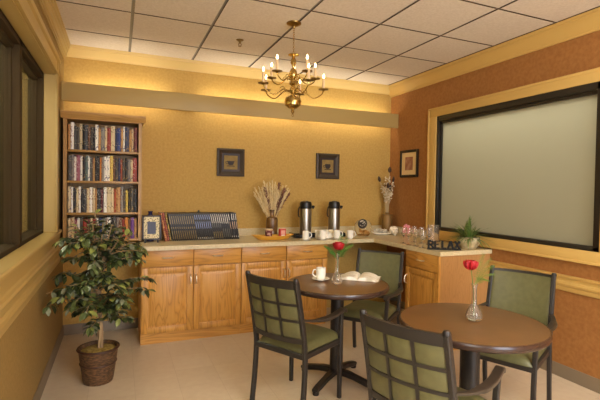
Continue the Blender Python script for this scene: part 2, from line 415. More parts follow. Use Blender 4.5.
rotkids(t, lambda q: drawer(q, .004, ln-.02, .72, .875, -.001))
rotkids(t, lambda q: door(q, .004, ln-.02, .105, .712, -.001, .03))
MB().box((ln-.018, -.022, .1), (ln, .0, CT-.041), .002).build('corner_post', OAKZ, t, rz=ang)
# brown sheet added for the shaded right wall in the knee space
tag(MB().box((W-.035, -1.185, .1), (W-.014, -.02, CT-.1)).build('wall_shade_sheet', mat('wall_shade_brown', (150, 92, 44), .5), smooth=0), 'flat brown sheet added for the shaded wall under the counter corner', 'panel')

# ------------------------------------------------------------------ bookcase
BX0, BX1, BY, = .03, .69, -.30
bk = thing('bookcase', 'tall oak wall bookcase with crown top in the left corner', 'bookcase', (BX0, 0, .935))
bk.scale = (1.008, 1, 1.018)
def L_(x, y, z): return (x-BX0, y, z-.93)
shz = [1.785, 1.502, 1.208]
b = MB(); b.box(L_(BX0, BY, .93), L_(BX0+.028, -.002, 2.05)); b.build('side_panel', SHELFW, bk)
b = MB(); b.box(L_(BX1-.028, BY, .93), L_(BX1, -.002, 2.05)); b.build('side_panel', SHELFW, bk)
MB().box(L_(BX0+.028, -.016, .93), L_(BX1-.028, -.002, 2.05)).build('back_panel', SHELFW, bk)
for z in [.93+(q-.935)/1.018 for q in shz]: MB().box(L_(BX0+.028, BY+.003, z-.02), L_(BX1-.028, -.016, z), .002).build('shelf', SHELFX, bk)
MB().box(L_(BX0+.028, BY+.003, .93), L_(BX1-.028, -.016, .95), .002).build('shelf', SHELFX, bk)
b = MB(); b.box(L_(BX0, BY, 2.035), L_(BX1, -.002, 2.055))
b.extr([(0, 2.04-.93), (.006, 2.04-.93), (.012, 2.055-.93), (.03, 2.075-.93), (.034, 2.10-.93), (0, 2.10-.93)], (-.02, BY, 0), (BX1-BX0+.035, BY, 0), (0, -1, 0))
b.box(L_(BX0-.02, BY, 2.055), L_(BX1+.03, -.002, 2.10), .003)
b.build('crown', SHELFX, bk)
random.seed(7)
SP = {}
COLS = {'white': (244, 238, 224), 'cream': (218, 196, 152), 'black': (30, 26, 26), 'charcoal': (74, 68, 62), 'grey': (142, 134, 122), 'red': (150, 50, 34), 'maroon': (98, 34, 30), 'tan': (190, 142, 84),
        'brown': (104, 66, 40), 'navy': (40, 46, 78), 'blue': (44, 62, 120), 'purple': (98, 54, 128), 'pink': (150, 78, 92), 'yellow': (218, 186, 86), 'orange': (206, 128, 44), 'teal': (96, 112, 106), 'rust': (160, 72, 40)}
def spine(c, v):
    if (c, v) in SP: return SP[(c, v)]
    m, N, L, B = nodes('spine_'+c+'_%d' % v); B.inputs['Roughness'].default_value = .5
    base = COLS[c]; lum = sum(base)/3
    ink0 = [(40, 30, 28), (120, 40, 30), (60, 50, 90)][v % 3] if lum > 120 else [(214, 196, 150), (230, 224, 210), (190, 150, 70)][v % 3]
    ink = tuple(.6*a_+.4*b_ for a_, b_ in zip(ink0, base))
    tc = N.new('ShaderNodeTexCoord'); mp = N.new('ShaderNodeMapping'); mp.inputs['Scale'].default_value = (60, 5, 60); mp.inputs['Location'].default_value = (0, 0, v*3.3)
    n = N.new('ShaderNodeTexNoise'); n.inputs['Scale'].default_value = 1; n.inputs['Detail'].default_value = 1
    r = N.new('ShaderNodeValToRGB'); r.color_ramp.interpolation = 'CONSTANT'; e = r.color_ramp.elements; e[0].color = (0, 0, 0, 1); e[1].color = (1, 1, 1, 1); e[1].position = .57
    mp2 = N.new('ShaderNodeMapping'); mp2.inputs['Scale'].default_value = (0, 0, 11); mp2.inputs['Location'].default_value = (0, 0, v*1.7)
    n2 = N.new('ShaderNodeTexNoise'); n2.inputs['Scale'].default_value = 1; n2.inputs['Detail'].default_value = 0
    r2_ = N.new('ShaderNodeValToRGB'); r2_.color_ramp.interpolation = 'CONSTANT'; e = r2_.color_ramp.elements; e[0].color = (0, 0, 0, 1); e[1].color = (1, 1, 1, 1); e[1].position = .48
    mu = N.new('ShaderNodeMath'); mu.operation = 'MULTIPLY'; mx = N.new('ShaderNodeMix'); mx.data_type = 'RGBA'
    mx.inputs[6].default_value = S(base); mx.inputs[7].default_value = S(ink)
    L.new(tc.outputs['Object'], mp.inputs[0]); L.new(tc.outputs['Object'], mp2.inputs[0]); L.new(mp.outputs[0], n.inputs[0]); L.new(mp2.outputs[0], n2.inputs[0])
    L.new(n.outputs[0], r.inputs[0]); L.new(n2.outputs[0], r2_.inputs[0]); L.new(r.outputs[0], mu.inputs[0]); L.new(r2_.outputs[0], mu.inputs[1])
    L.new(mu.outputs[0], mx.inputs[0]); L.new(mx.outputs[2], B.inputs['Base Color'])
    SP[(c, v)] = m; return m
def book_mb(wd, h, d):
    b = MB(); c = .0022
    def rs(t):  # rounded spine
        return (-wd/2+wd*t, -.004*math.sin(PI*t), 0)
    n = 5
    pts = [rs(k/n) for k in range(n+1)]
    poly = [(p[0], p[1]) for p in pts]+[(wd/2, d), (wd/2-c, d), (wd/2-c, .004), (-wd/2+c, .004), (-wd/2+c, d), (-wd/2, d)]
    b.prism(poly, 0, h); b.mi = 1; b.box((-wd/2+c, .004, .003), (wd/2-c, d-.003, h-.004)); return b
rows = [
 (1.785, 'top', [('tan', .9, .23), ('white', 1.2, .25), ('charcoal', 1, .22), ('charcoal', .9, .21), ('cream', 1.1, .24), ('black', 1.9, .235), ('brown', 1, .21), ('charcoal', .8, .22), ('black', .8, .215), ('white', 1.1, .24), ('tan', .9, .21), ('grey', 1.4, .22), ('cream', .9, .235), ('red', 1.4, .22), ('cream', 1.5, .24), ('navy', .8, .215), ('blue', 1.3, .225), ('tan', .9, .22), ('white', .7, .24), ('navy', 1.6, .235), ('tan', 1, .21), ('cream', .7, .225), ('maroon', 1.4, .235)]),
 (1.502, 'second', [('charcoal', 1.3, .23), ('grey', .8, .24), ('white', .8, .22), ('pink', 1.3, .235), ('white', .8, .23), ('black', 1, .22), ('teal', .9, .235), ('white', .7, .23), ('charcoal', 1, .22), ('tan', .8, .21), ('black', .9, .235), ('black', .8, .23), ('orange', .6, .22), ('grey', 1, .225), ('white', 1.1, .23), ('white', .9, .24), ('yellow', 1.2, .24), ('brown', .8, .23), ('charcoal', 1, .22), ('navy', .9, .225), ('rust', .7, .21), ('charcoal', 1, .22), ('black', 1, .225), ('grey', 1, .215), ('cream', .9, .21), ('red', 1.6, .225)]),
 (1.208, 'third', [('cream', 1, .24), ('white', .7, .235), ('black', .9, .23), ('cream', .8, .23), ('white', .7, .24), ('black', .9, .22), ('charcoal', .9, .22), ('cream', .9, .225), ('white', .9, .235), ('cream', .9, .23), ('tan', .6, .22), ('black', 1.2, .23), ('maroon', 1, .22), ('white', 1, .235), ('cream', 1.3, .235), ('cream', 1, .23), ('rust', .8, .22), ('tan', 1.4, .235), ('grey', 1, .245), ('charcoal', .8, .22), ('yellow', .8, .21), ('black', .8, .22), ('charcoal', 1.1, .23), ('black', 1.1, .225)]),
 (.955, 'bottom', [('cream', 1, .2), ('cream', 1, .21), ('pink', .7, .19), ('white', .9, .2), ('charcoal', .9, .2), ('red', 1.1, .19), ('maroon', 1, .205), ('cream', .8, .2), ('red', .9, .19), ('white', .9, .2), ('blue', .9, .2), ('teal', .8, .195), ('grey', .8, .2), ('white', 1.1, .205), ('black', .8, .2), ('charcoal', 1, .21), ('grey', .8, .205), ('brown', 1, .2), ('red', .8, .19), ('orange', 1, .205), ('brown', .9, .19), ('purple', 1.1, .2), ('tan', .8, .19)])]
ORD = ['first', 'second', 'third', 'fourth', 'fifth', 'sixth', 'seventh', 'eighth', 'ninth', 'tenth', 'eleventh', 'twelfth', 'thirteenth', 'fourteenth', 'fifteenth', 'sixteenth', 'seventeenth', 'eighteenth', 'nineteenth', 'twentieth', 'twenty-first', 'twenty-second', 'twenty-third', 'twenty-fourth', 'twenty-fifth', 'twenty-sixth', 'twenty-seventh', 'twenty-eighth', 'twenty-ninth', 'thirtieth', 'thirty-first', 'thirty-second', 'thirty-third', 'thirty-fourth', 'thirty-fifth']
for z, nm, lst in rows:
    tot = sum(a[1] for a in lst); x = BX0+.034; sc = (BX1-BX0-.068)/tot
    for i, (c, wd, h) in enumerate(lst):
        wd *= sc
        o = book_mb(wd-.0014, h, .17).build('book', [spine(c, random.randrange(3)), PAPER], loc=(x+wd/2, -.262+random.uniform(-.008, .012), z), smooth=40)
        nb = ('beside a %s one' % lst[i-1][0]) if i else 'against the side panel'
        tag(o, '%s book %s, %s from left on the %s shelf' % (c, nb, ORD[i], nm), 'book', 'books on the %s shelf of the bookcase' % nm)
        x += wd

# ------------------------------------------------------------------ magazines leaning in a row on the counter
def mag_mat(name, kind):
    m, N, L, B = nodes(name); B.inputs['Roughness'].default_value = .4
    tc = N.new('ShaderNodeTexCoord'); sx = N.new('ShaderNodeSeparateXYZ'); L.new(tc.outputs['Object'], sx.inputs[0])
    r = N.new('ShaderNodeValToRGB'); r.color_ramp.interpolation = 'CONSTANT'; e = r.color_ramp.elements
    d = N.new('ShaderNodeMath'); d.operation = 'DIVIDE'; d.inputs[1].default_value = .28; L.new(sx.outputs[2], d.inputs[0]); L.new(d.outputs[0], r.inputs[0])
    K = S((28, 26, 26)); G = S((140, 118, 70)); Wt = S((214, 206, 190)); Bl = S((128, 142, 184)); Gr = S((98, 100, 92)); Tn = S((200, 160, 120))
    st = {'gold': [(0, K), (.05, G), (.36, K), (.42, G), (.5, K), (.6, G), (.9, K)],
          'blue': [(0, K), (.03, Wt), (.09, K), (.42, Bl), (.68, K), (.76, Bl), (.93, K)],
          'white': [(0, K), (.04, G), (.3, K), (.45, Gr), (.62, Wt), (.95, K)],
          'grey': [(0, K), (.08, Gr), (.4, K), (.6, Wt), (.94, K)],
          'mixed': [(0, K), (.06, Wt), (.12, K), (.38, Tn), (.66, K), (.72, Wt), (.95, K)]}[kind]
    e[0].position = 0; e[0].color = st[0][1]; e[1].position = st[1][0]; e[1].color = st[1][1]
    for p, c in st[2:]:
        q = e.new(p); q.color = c
    gx_ = N.new('ShaderNodeMath'); gx_.operation = 'ABSOLUTE'; L.new(sx.outputs[0], gx_.inputs[0])
    lt = N.new('ShaderNodeMath'); lt.operation = 'LESS_THAN'; lt.inputs[1].default_value = .0027; L.new(gx_.outputs[0], lt.inputs[0])
    mx = N.new('ShaderNodeMix'); mx.data_type = 'RGBA'; mx.inputs[6].default_value = K
    L.new(lt.outputs[0], mx.inputs[0]); L.new(r.outputs[0], mx.inputs[7]); L.new(mx.outputs[2], B.inputs['Base Color'])
    return m
MG = {k: mag_mat('magazine_'+k, k) for k in ('gold', 'blue', 'white', 'grey', 'mixed')}
seq = ['gold']*12+['blue']*8+['white']*5+['grey']*4+['mixed']*4
LBL = {'gold': 'slim black volume with gold spine lines', 'blue': 'slim black volume with pale blue spine bars',
       'white': 'slim black volume with long white spine title', 'grey': 'slim dark volume with grey spine marks',
       'mixed': 'slim black volume with tan spine marks'}
LEAN = math.radians(-11)
mesh = {}
x = 1.006
for i, k in enumerate(seq):
    if k not in mesh:
        o = MB().box((-.0095, 0, 0), (.0095, .205, .278), .0012).build('magazine', [MG[k]]); mesh[k] = o
    else:
        o = mesh[k].copy(); COL.objects.link(o)
    hh = math.sin(-LEAN)*.0095
    o.location = (x, -.262+.002*math.sin(i*2.1), CT+hh+.0004); o.rotation_euler = (0, LEAN*(1 if i < 30 else .8), 0)
    tag(o, '%s, %s from the left in the row' % (LBL[k], ORD[i]), 'magazine', 'slim %s marked volumes leaning on the counter' % k); x += .02075
tag(MB().box((-.018, -.01, 0), (.018, .012, .006), .002).box((-.01, -.004, .006), (.01, .006, .022), .003).build('desk_clip', BLK, loc=(1.265, -.16, CT+.2805)), 'small black clip lying on top of the row of slim volumes', 'clip')
m1 = mat('patterned_red_cover', (150, 60, 40), .5, c2=(206, 150, 90), scale=60, stretch=(1, 1, 1), lo=.45, hi=.55)
m2 = mat('patterned_rose_cover', (176, 96, 80), .5, c2=(120, 60, 50), scale=50, lo=.45, hi=.55)
m3 = mat('patterned_olive_cover', (170, 140, 70), .5, c2=(90, 80, 50), scale=50, lo=.45, hi=.55)
for k, (mm, lb, wd) in enumerate([(m1, 'red patterned book leaning left beside the small framed picture', .021), (m2, 'rose patterned book leaning between the red and olive books', .019), (m3, 'olive patterned book leaning against the slim black volumes', .018)]):
    o = book_mb(wd, .285, .2).build('book', [mm, PAPER], loc=(.932+k*.0225, -.27, CT+.003), smooth=40); o.rotation_euler = (0, LEAN, 0)
    tag(o, lb, 'book')
# small framed picture on easel feet
m, N, L, B = nodes('checker_mount'); B.inputs['Roughness'].default_value = .5
tc = N.new('ShaderNodeTexCoord'); ck = N.new('ShaderNodeTexVoronoi'); ck.inputs['Scale'].default_value = 85
r = N.new('ShaderNodeValToRGB'); r.color_ramp.interpolation = 'CONSTANT'; r.color_ramp.elements[0].color = S((96, 76, 48)); r.color_ramp.elements[1].color = S((222, 204, 158)); r.color_ramp.elements[1].position = .36
L.new(tc.outputs['Object'], ck.inputs[0]); L.new(ck.outputs[0], r.inputs[0]); L.new(r.outputs[0], B.inputs['Base Color'])
CHK = m
pf = thing('picture_frame', 'small upright frame with speckled cream border and dark blue centre, standing on counter', 'frame', (.79, -.32, CT), math.radians(-4)); pf.scale = (1.15, 1, 1.12)
t_ = Matrix.Rotation(math.radians(-9), 4, 'X')
b = MB()
for a, c in (((-.078, -.012, .02), (-.062, .012, .235)), ((.062, -.012, .02), (.078, .012, .235)), ((-.078, -.012, .02), (.078, .012, .034)), ((-.078, -.012, .221), (.078, .012, .235))): b.box(a, c, .002, t_)
b.build('frame_rim', mat('dark_frame_rim', (58, 48, 46), .4), pf)
MB().box((-.063, -.008, .033), (.063, .006, .222), 0, t_).build('mount', CHK, pf, 0)
MB().box((-.034, -.0105, .072), (.034, -.007, .178), 0, t_).build('picture', mat('slate_blue_picture', (62, 66, 92), .4), pf, 0)
b = MB()
for sx_ in (-.05, .05): b.box((sx_-.006, -.03, 0), (sx_+.006, .05, .012), .002); b.box((sx_-.006, -.03, .01), (sx_+.006, -.022, .026), .002)
b.build('easel_foot', BLK, pf)
b = MB().lathe([(.0, 0), (.034, 0), (.036, .03), (.03, .05), (.04, .215), (.04, .245), (.02, .265), (.02, .285), (.026, .297), (0, .297)], (0, 0, 0), 20, cap0=False, cap1=False)
tag(b.build('ceramic_jar', mat('navy_glaze', (44, 46, 84), .25), loc=(.785, -.2, CT)), 'small dark blue ceramic jar half hidden behind the little frame', 'jar')

# ------------------------------------------------------------------ plants
def leaf(b, p, d, up_, ln, wd, curl=.2, seg=3, tip=.0):
    """a folded pointed leaf"""
    d = d.normalized(); s = d.cross(up_)
    if s.length < 1e-3: s = d.cross(Vector((1, 0, 0)))
    s.normalize(); nrm = s.cross(d); rows_ = []
    for k in range(seg+1):
        t = k/seg; wv = wd*math.sin(PI*min(1, .08+t*.92))**.75 if k < seg else 0
        c = p+d*ln*t-nrm*curl*ln*t*t
        rows_.append((c-s*wv/2+nrm*wv*.14, c, c+s*wv/2+nrm*wv*.14))
    g = [[b.b.verts.new(q) for q in rr] for rr in rows_]
    for a, c in zip(g, g[1:]):
        b._f([a[0], a[1], c[1], c[0]]); b._f([a[1], a[2], c[2], c[1]])
POTX, POTY = .362, -1.19
ft = thing('potted_ficus', 'leafy artificial ficus tree in a brown wicker pot by the left wall', 'plant', (POTX, POTY, 0))
WICK = mat('dark_wicker', (112, 80, 48), .6, c2=(58, 38, 20), scale=1, stretch=(40, 40, 130), detail=2, bump=.8, bscale=1)
WICKD = mat('dark_wicker_band', (62, 34, 22), .5)
b = MB(); b.lathe([(0, 0), (.100, 0), (.106, .02), (.138, .25), (.14, .258), (.128, .258), (.12, .225), (0, .225)], n=36, cap0=False, cap1=False)
pot = b.build('wicker_pot', WICK, ft)
b = MB()
for r_, z in ((.141, .252), (.1245, .145)):
    b.tube([(r_*math.cos(2*PI*k/36), r_*math.sin(2*PI*k/36), z) for k in range(37)], .008 if z > .2 else .0055, 6, cap=False)
b.build('pot_band', WICKD, pot)
MB().lathe([(0, .248), (.06, .248), (.1, .242), (.121, .236), (.121, .226)], n=30, cap0=False, cap1=False).build('moss', mat('dry_moss', (176, 150, 74), .95, c2=(130, 106, 46), scale=45, bump=1, bscale=90), ft)
random.seed(11)
BARK = mat('pale_ficus_bark', (178, 150, 108), .7, c2=(140, 110, 76), scale=12, stretch=(1, 1, .3))
b = MB()
for k in range(3):
    a0 = k*2*PI/3
    pts = [(.012*math.cos(a0+z*7)+.012*math.sin(z*5), .012*math.sin(a0+z*7), z) for z in [.24+.05*i for i in range(10)]]
    b.tube(spl(pts, 2), .0095, 7)
tips = []
for k in range(58):
    z0 = random.uniform(.46, .98); a = k*2.399+random.uniform(-.2, .2); ln = random.uniform(.14, .36)*(1 if z0 < .85 else .85)
    rise = random.uniform(-.06, .2)
    st = Vector((.01, 0, min(z0, .95))); d = Vector((math.cos(a), math.sin(a), 0))
    pts = spl([st, st+d*ln*.4+Vector((0, 0, rise*.7)), st+d*ln*.75+Vector((0, 0, rise)), st+d*ln+Vector((0, 0, rise*.75))], 4)
    pts = [Vector((max(p.x, .03-POTX), p.y, p.z)) for p in pts]
    b.tube(pts, [.0045*(1-.7*i/len(pts)) for i in range(len(pts))], 5); tips.append(pts)
top = spl([(0.01, 0, .68), (.0, .01, .9), (.0, 0, 1.08), (-.03, -.01, 1.26)], 5); b.tube(top, .005, 5); tips.append(top)
for q in ((.09, -.03), (-.08, .04), (-.14, -.05), (.05, .1), (-.04, -.1), (.14, .05), (.03, -.12), (-.16, .06), (.2, -.02)):
    pts = spl([(0.01, 0, .85), (q[0]*.5, q[1]*.5, 1.0), (q[0], q[1], 1.2-abs(q[0])*.3)], 5); b.tube(pts, .004, 5); tips.append(pts)
b.build('trunk', BARK, ft)
GRN = [mat('ficus_leaf_dark', (46, 56, 32), .34), mat('ficus_leaf_mid', (82, 94, 50), .34), mat('ficus_leaf_light', (134, 140, 70), .36), mat('ficus_leaf_grey', (128, 132, 104), .42)]
b = MB()
for pts in tips:
    nl = 30
    for k in range(nl):
        t = .25+.75*k/(nl-1); i = min(int(t*(len(pts)-1)), len(pts)-2); p = pts[i].lerp(pts[i+1], t*(len(pts)-1)-i)
        br_d = (pts[i+1]-pts[i]).normalized(); az = random.uniform(0, 2*PI)
        d = (br_d*.6+Vector((math.cos(az), math.sin(az), random.uniform(-.9, .25)))).normalized()
        b.mi = random.choice([0, 0, 0, 1, 1, 1, 2, 3])
        ln = random.uniform(.045, .078); q = p+d*.012
        if (q+d*ln).x < .02-POTX: continue
        leaf(b, q, d, Vector((random.uniform(-.3, .3), random.uniform(-.3, .3), 1)), ln, ln*.55, .25)
b.build('foliage', GRN, ft, 60)

# ------------------------------------------------------------------ pictures on the walls
TAUP = mat('pewter_frame', (60, 46, 28), .5, metal=0); DKF = mat('dark_inner_frame', (36, 16, 10), .5); ARTB = mat('olive_art_print', (150, 124, 64), .7, c2=(134, 108, 54), scale=20); INK = mat('dark_ink', (34, 20, 14), .6)
def cup_art(par, style):
    b = MB()
    prof = [(-.03, .012), (-.02, -.012), (-.012, -.02), (.012, -.02), (.02, -.012), (.03, .012)] if style == 0 else [(-.024, .018), (-.026, 0), (-.016, -.018), (-.01, -.022), (.01, -.022), (.016, -.018), (.026, 0), (.024, .018)]
    b.extr([(x_, z_) for x_, z_ in prof], (0, -.0185, 0), (0, -.0165, 0), (1, 0, 0))
    b.extr([(-.034, -.03), (.034, -.03), (.026, -.024), (-.026, -.024)], (0, -.0185, 0), (0, -.0165, 0), (1, 0, 0))
    b.tube(spl([(-.026, -.0175, .006), (-.04, -.0175, .004), (-.036, -.0175, -.008), (-.022, -.0175, -.01)], 4), .0025, 5)
    o_ = b.build('cup_picture', INK, par); o_.scale = (1.45, 1, 1.45)
def cup_frame(x, z, label, style):
    t = thing('framed_picture', label, 'picture', (x, 0, z), 0)
    hs = .153; b = MB(); w1 = .052
    # bevelled deep frame: outer lip forward, sloping inward
    pr = [(hs, .001), (hs, .03), (hs-.018, .034), (hs-w1, .016), (hs-w1, .001)]
    def ring(prof, m_, name):
        b = MB(); R_ = []
        for (a_, d_) in prof:
            R_.append([b.b.verts.new((sx*a_, -d_, sz*a_)) for sx, sz in ((-1, -1), (1, -1), (1, 1), (-1, 1))])
        for i in range(len(R_)):
            p_, q_ = R_[i], R_[(i+1) % len(R_)]
            for k in range(4): b._f([p_[k], p_[(k+1) % 4], q_[(k+1) % 4], q_[k]])
        b.build(name, m_, t, 0)
    ring(pr, TAUP, 'frame_rim')
    ring([(hs-w1+.0005, .001), (hs-w1+.0005, .0155), (hs-w1-.006, .0155), (hs-w1-.026, .0145), (hs-w1-.026, .001)], DKF, 'inner_frame')
    MB().box((-.076, -.0165, -.076), (.076, -.006, .076)).build('print', ARTB, t, 0)
    cup_art(t, style)
cup_frame(1.636, 1.738, 'square dark framed coffee cup picture, left of the two on yellow wall', 0)
cup_frame(2.834, 1.738, 'square dark framed coffee cup picture, right one above the airpots', 1)
t = thing('framed_picture', 'small black framed print with wide cream mount on the terracotta wall', 'picture', (W, -.415, 1.785), 0); t.scale = (1, .92, 1)
b = MB()
for a, c in (((-.024, -.185, -.165), (-.001, -.155, .165)), ((-.024, .155, -.165), (-.001, .185, .165)), ((-.024, -.156, .135), (-.001, .156, .165)), ((-.024, -.156, -.165), (-.001, .156, -.135))): b.box(a, c, .003)
b.build('frame_rim', BLKF := mat('black_wood_frame', (26, 18, 12), .35), t)
MB().box((-.012, -.156, -.136), (-.002, .156, .136)).build('mount', mat('cream_mount', (224, 196, 140), .8), t, 0)
MB().box((-.014, -.08, -.08), (-.011, .08, .08)).build('print', mat('red_brown_print', (146, 92, 62), .7, c2=(176, 130, 100), scale=16, detail=3), t, 0)

# ------------------------------------------------------------------ chandelier
CX, CY = 1.782, -1.475
R_, F_ = Vector((.921, -.389, 0)), Vector((.389, .921, 0))
ch = thing('chandelier', 'brass candle chandelier with ten lit bulbs hanging from the tiled ceiling', 'chandelier', (CX, CY, H))
Z = lambda z: z-H
MB().lathe([(0, -.001), (.06, -.001), (.058, -.01), (.035, -.022), (.012, -.03), (.008, -.045), (0, -.045)], n=24, cap0=False, cap1=False).build('canopy', BRASSD, ch)
b = MB(); zt, zb = -.045, Z(2.545); nl = 13; pitch_ = (zt-zb)/nl
for k in range(nl):
    zc = zt-pitch_*(k+.5); a = PI/2*(k % 2); lk = []
    for q in range(13):
        an = 2*PI*q/12; u_, v_ = .0065*math.cos(an), (pitch_*.62)*math.sin(an); lk.append((u_*math.cos(a), u_*math.sin(a), zc+v_))
    b.tube(lk, .0018, 5, cap=False)
b.build('chain', BRASS, ch)
col = [(0, 2.55), (.008, 2.548), (.01, 2.54), (.042, 2.537), (.044, 2.532), (.012, 2.527), (.012, 2.51), (.022, 2.495), (.024, 2.47), (.012, 2.45), (.01, 2.43), (.02, 2.42), (.03, 2.40), (.034, 2.375), (.026, 2.35), (.014, 2.335),
       (.014, 2.32), (.03, 2.31), (.032, 2.30), (.016, 2.29), (.022, 2.27), (.03, 2.25), (.026, 2.235), (.014, 2.222), (.016, 2.212), (.036, 2.204), (.06, 2.188), (.069, 2.162), (.062, 2.13), (.036, 2.108), (.014, 2.10), (.01, 2.092), (.016, 2.082), (.01, 2.07), (.004, 2.062), (0, 2.058)]
MB().lathe([(r_, Z(z)) for r_, z in col], n=28, cap0=False, cap1=False).build('column', BRASS, ch)
b = MB(); b.tube([(.010*math.cos(2*PI*k/12), 0, Z(2.05)+.010*math.sin(2*PI*k/12)) for k in range(13)], .0022, 6, cap=False); b.build('pull_ring', BRASS, ch)
CAND = mat('ivory_candle_sleeve', (228, 196, 150), .5); BULB = mat('lit_candle_bulb', (255, 214, 150), .3, emit=16)
def arm(an, R, zb_, zs, dip):
    d = R_*math.cos(an)+F_*math.sin(an)
    b = MB(); z0 = Z(zb_)
    pts = spl([d*.015+Vector((0, 0, Z(zs))), d*R*.28+Vector((0, 0, Z(zs)+.02)), d*R*.45+Vector((0, 0, z0-dip*.6)), d*R*.68+Vector((0, 0, z0-dip)), d*R*.93+Vector((0, 0, z0-dip*.55)), d*R+Vector((0, 0, z0))], 6)
    b.tube(pts, .0045, 7)
    sc_ = [d*R*.45+Vector((0, 0, z0-dip*.6))]+[d*(R*.36+.022*math.cos(q))+Vector((0, 0, z0-dip*.35+.022*math.sin(q))) for q in [-.6, .2, 1.1, 2, 2.9, 3.8]]
    b.tube(spl(sc_, 4), .003, 6)
    a_ = b.build('arm', BRASS, ch)
    p = d*R+Vector((0, 0, z0))
    MB().lathe([(0, -.012), (.008, -.01), (.014, -.004), (.041, .0), (.042, .004), (.012, .003), (.013, .012), (0, .012)], p, 20, cap0=False, cap1=False).build('bobeche', BRASSD, a_)
    MB().lathe([(.0, .012), (.0105, .012), (.0105, .092), (0, .094)], p, 12, cap0=False, cap1=False).build('candle_sleeve', CAND, a_)
    MB().lathe([(.0, .092), (.005, .094), (.0085, .104), (.008, .112), (.003, .126), (0, .132)], p, 12, cap0=False, cap1=False).build('bulb', BULB, a_)
for deg in (230, 305, 20, 88, 160): arm(math.radians(deg), .19, 2.362, 2.33, .055)
for deg in (207, 152, 78, 15, 298): arm(math.radians(deg), .258, 2.275, 2.235, .075)

# sprinkler
t = thing('sprinkler_head', 'small brass fire sprinkler head under a ceiling tile, left of chandelier', 'sprinkler', (1.49, -.9, H))
MB().lathe([(0, 0), (.035, 0), (.03, -.006), (.012, -.01), (.009, -.03), (.012, -.032), (0, -.034)], n=18, cap0=False, cap1=False).build('escutcheon', BRASSD, t)
b = MB(); b.tube(spl([(-.008, 0, -.03), (-.014, 0, -.042), (0, 0, -.056), (.014, 0, -.042), (.008, 0, -.03)], 4), .0025, 6); b.lathe([(0, -.056), (.014, -.056), (.014, -.059), (0, -.059)], n=14, cap0=False, cap1=False)
b.build('deflector', BRASSD, t)

# ------------------------------------------------------------------ tables
def table(cx, cy, label, rz):
    t = thing('round_table', label, 'table', (cx, cy, 0), rz, 'round pedestal tables')
    r = .383
    MB().lathe([(0, .712), (r-.012, .712), (r-.003, .718), (r-.003, .7485), (r-.012, .7495), (0, .75)], n=72, cap0=False, cap1=False).build('tabletop', TTOP, t)
    MB().lathe([(r-.0032, .713), (r, .716), (r+.003, .722), (r+.004, .731), (r+.003, .740), (r, .7465), (r-.006, .7495), (r-.006, .7485), (r-.003, .745)], n=72, cap0=False, cap1=False).build('table_edge', TEDGE, t)
    MB().lathe([(.0, .06), (.05, .06), (.05, .69), (.0, .69)], n=28, cap0=False, cap1=False).build('column', PEDM, t)
    b = MB(); b.lathe([(0, .69), (.09, .69), (.09, .712), (0, .712)], n=24, cap0=False, cap1=False); b.build('top_plate', PEDM, t)
    for k in range(4):
        a = k*PI/2; d = Vector((math.cos(a), math.sin(a), 0))
        b = MB(); pts = [d*.03+Vector((0, 0, .075)), d*.12+Vector((0, 0, .07)), d*.24+Vector((0, 0, .046)), d*.29+Vector((0, 0, .034)), d*.305+Vector((0, 0, .024))]
        b.tube(spl(pts, 4), [1.1]*5+[1.0]*5+[.95]*5+[.85]*2, sx=(.024, .02))
        b.lathe([(0, 0), (.022, 0), (.024, .01), (.02, .034), (0, .036)], d*.29, 14, cap0=False, cap1=False)
        b.build('foot', PEDM, t)
TA, TBc = (2.035, -1.82), (2.282, -2.915)
table(*TA, 'round walnut pedestal table set with white mug and open book', math.radians(33))
table(*TBc, 'round walnut pedestal table in the foreground holding only a flower vase', math.radians(20))

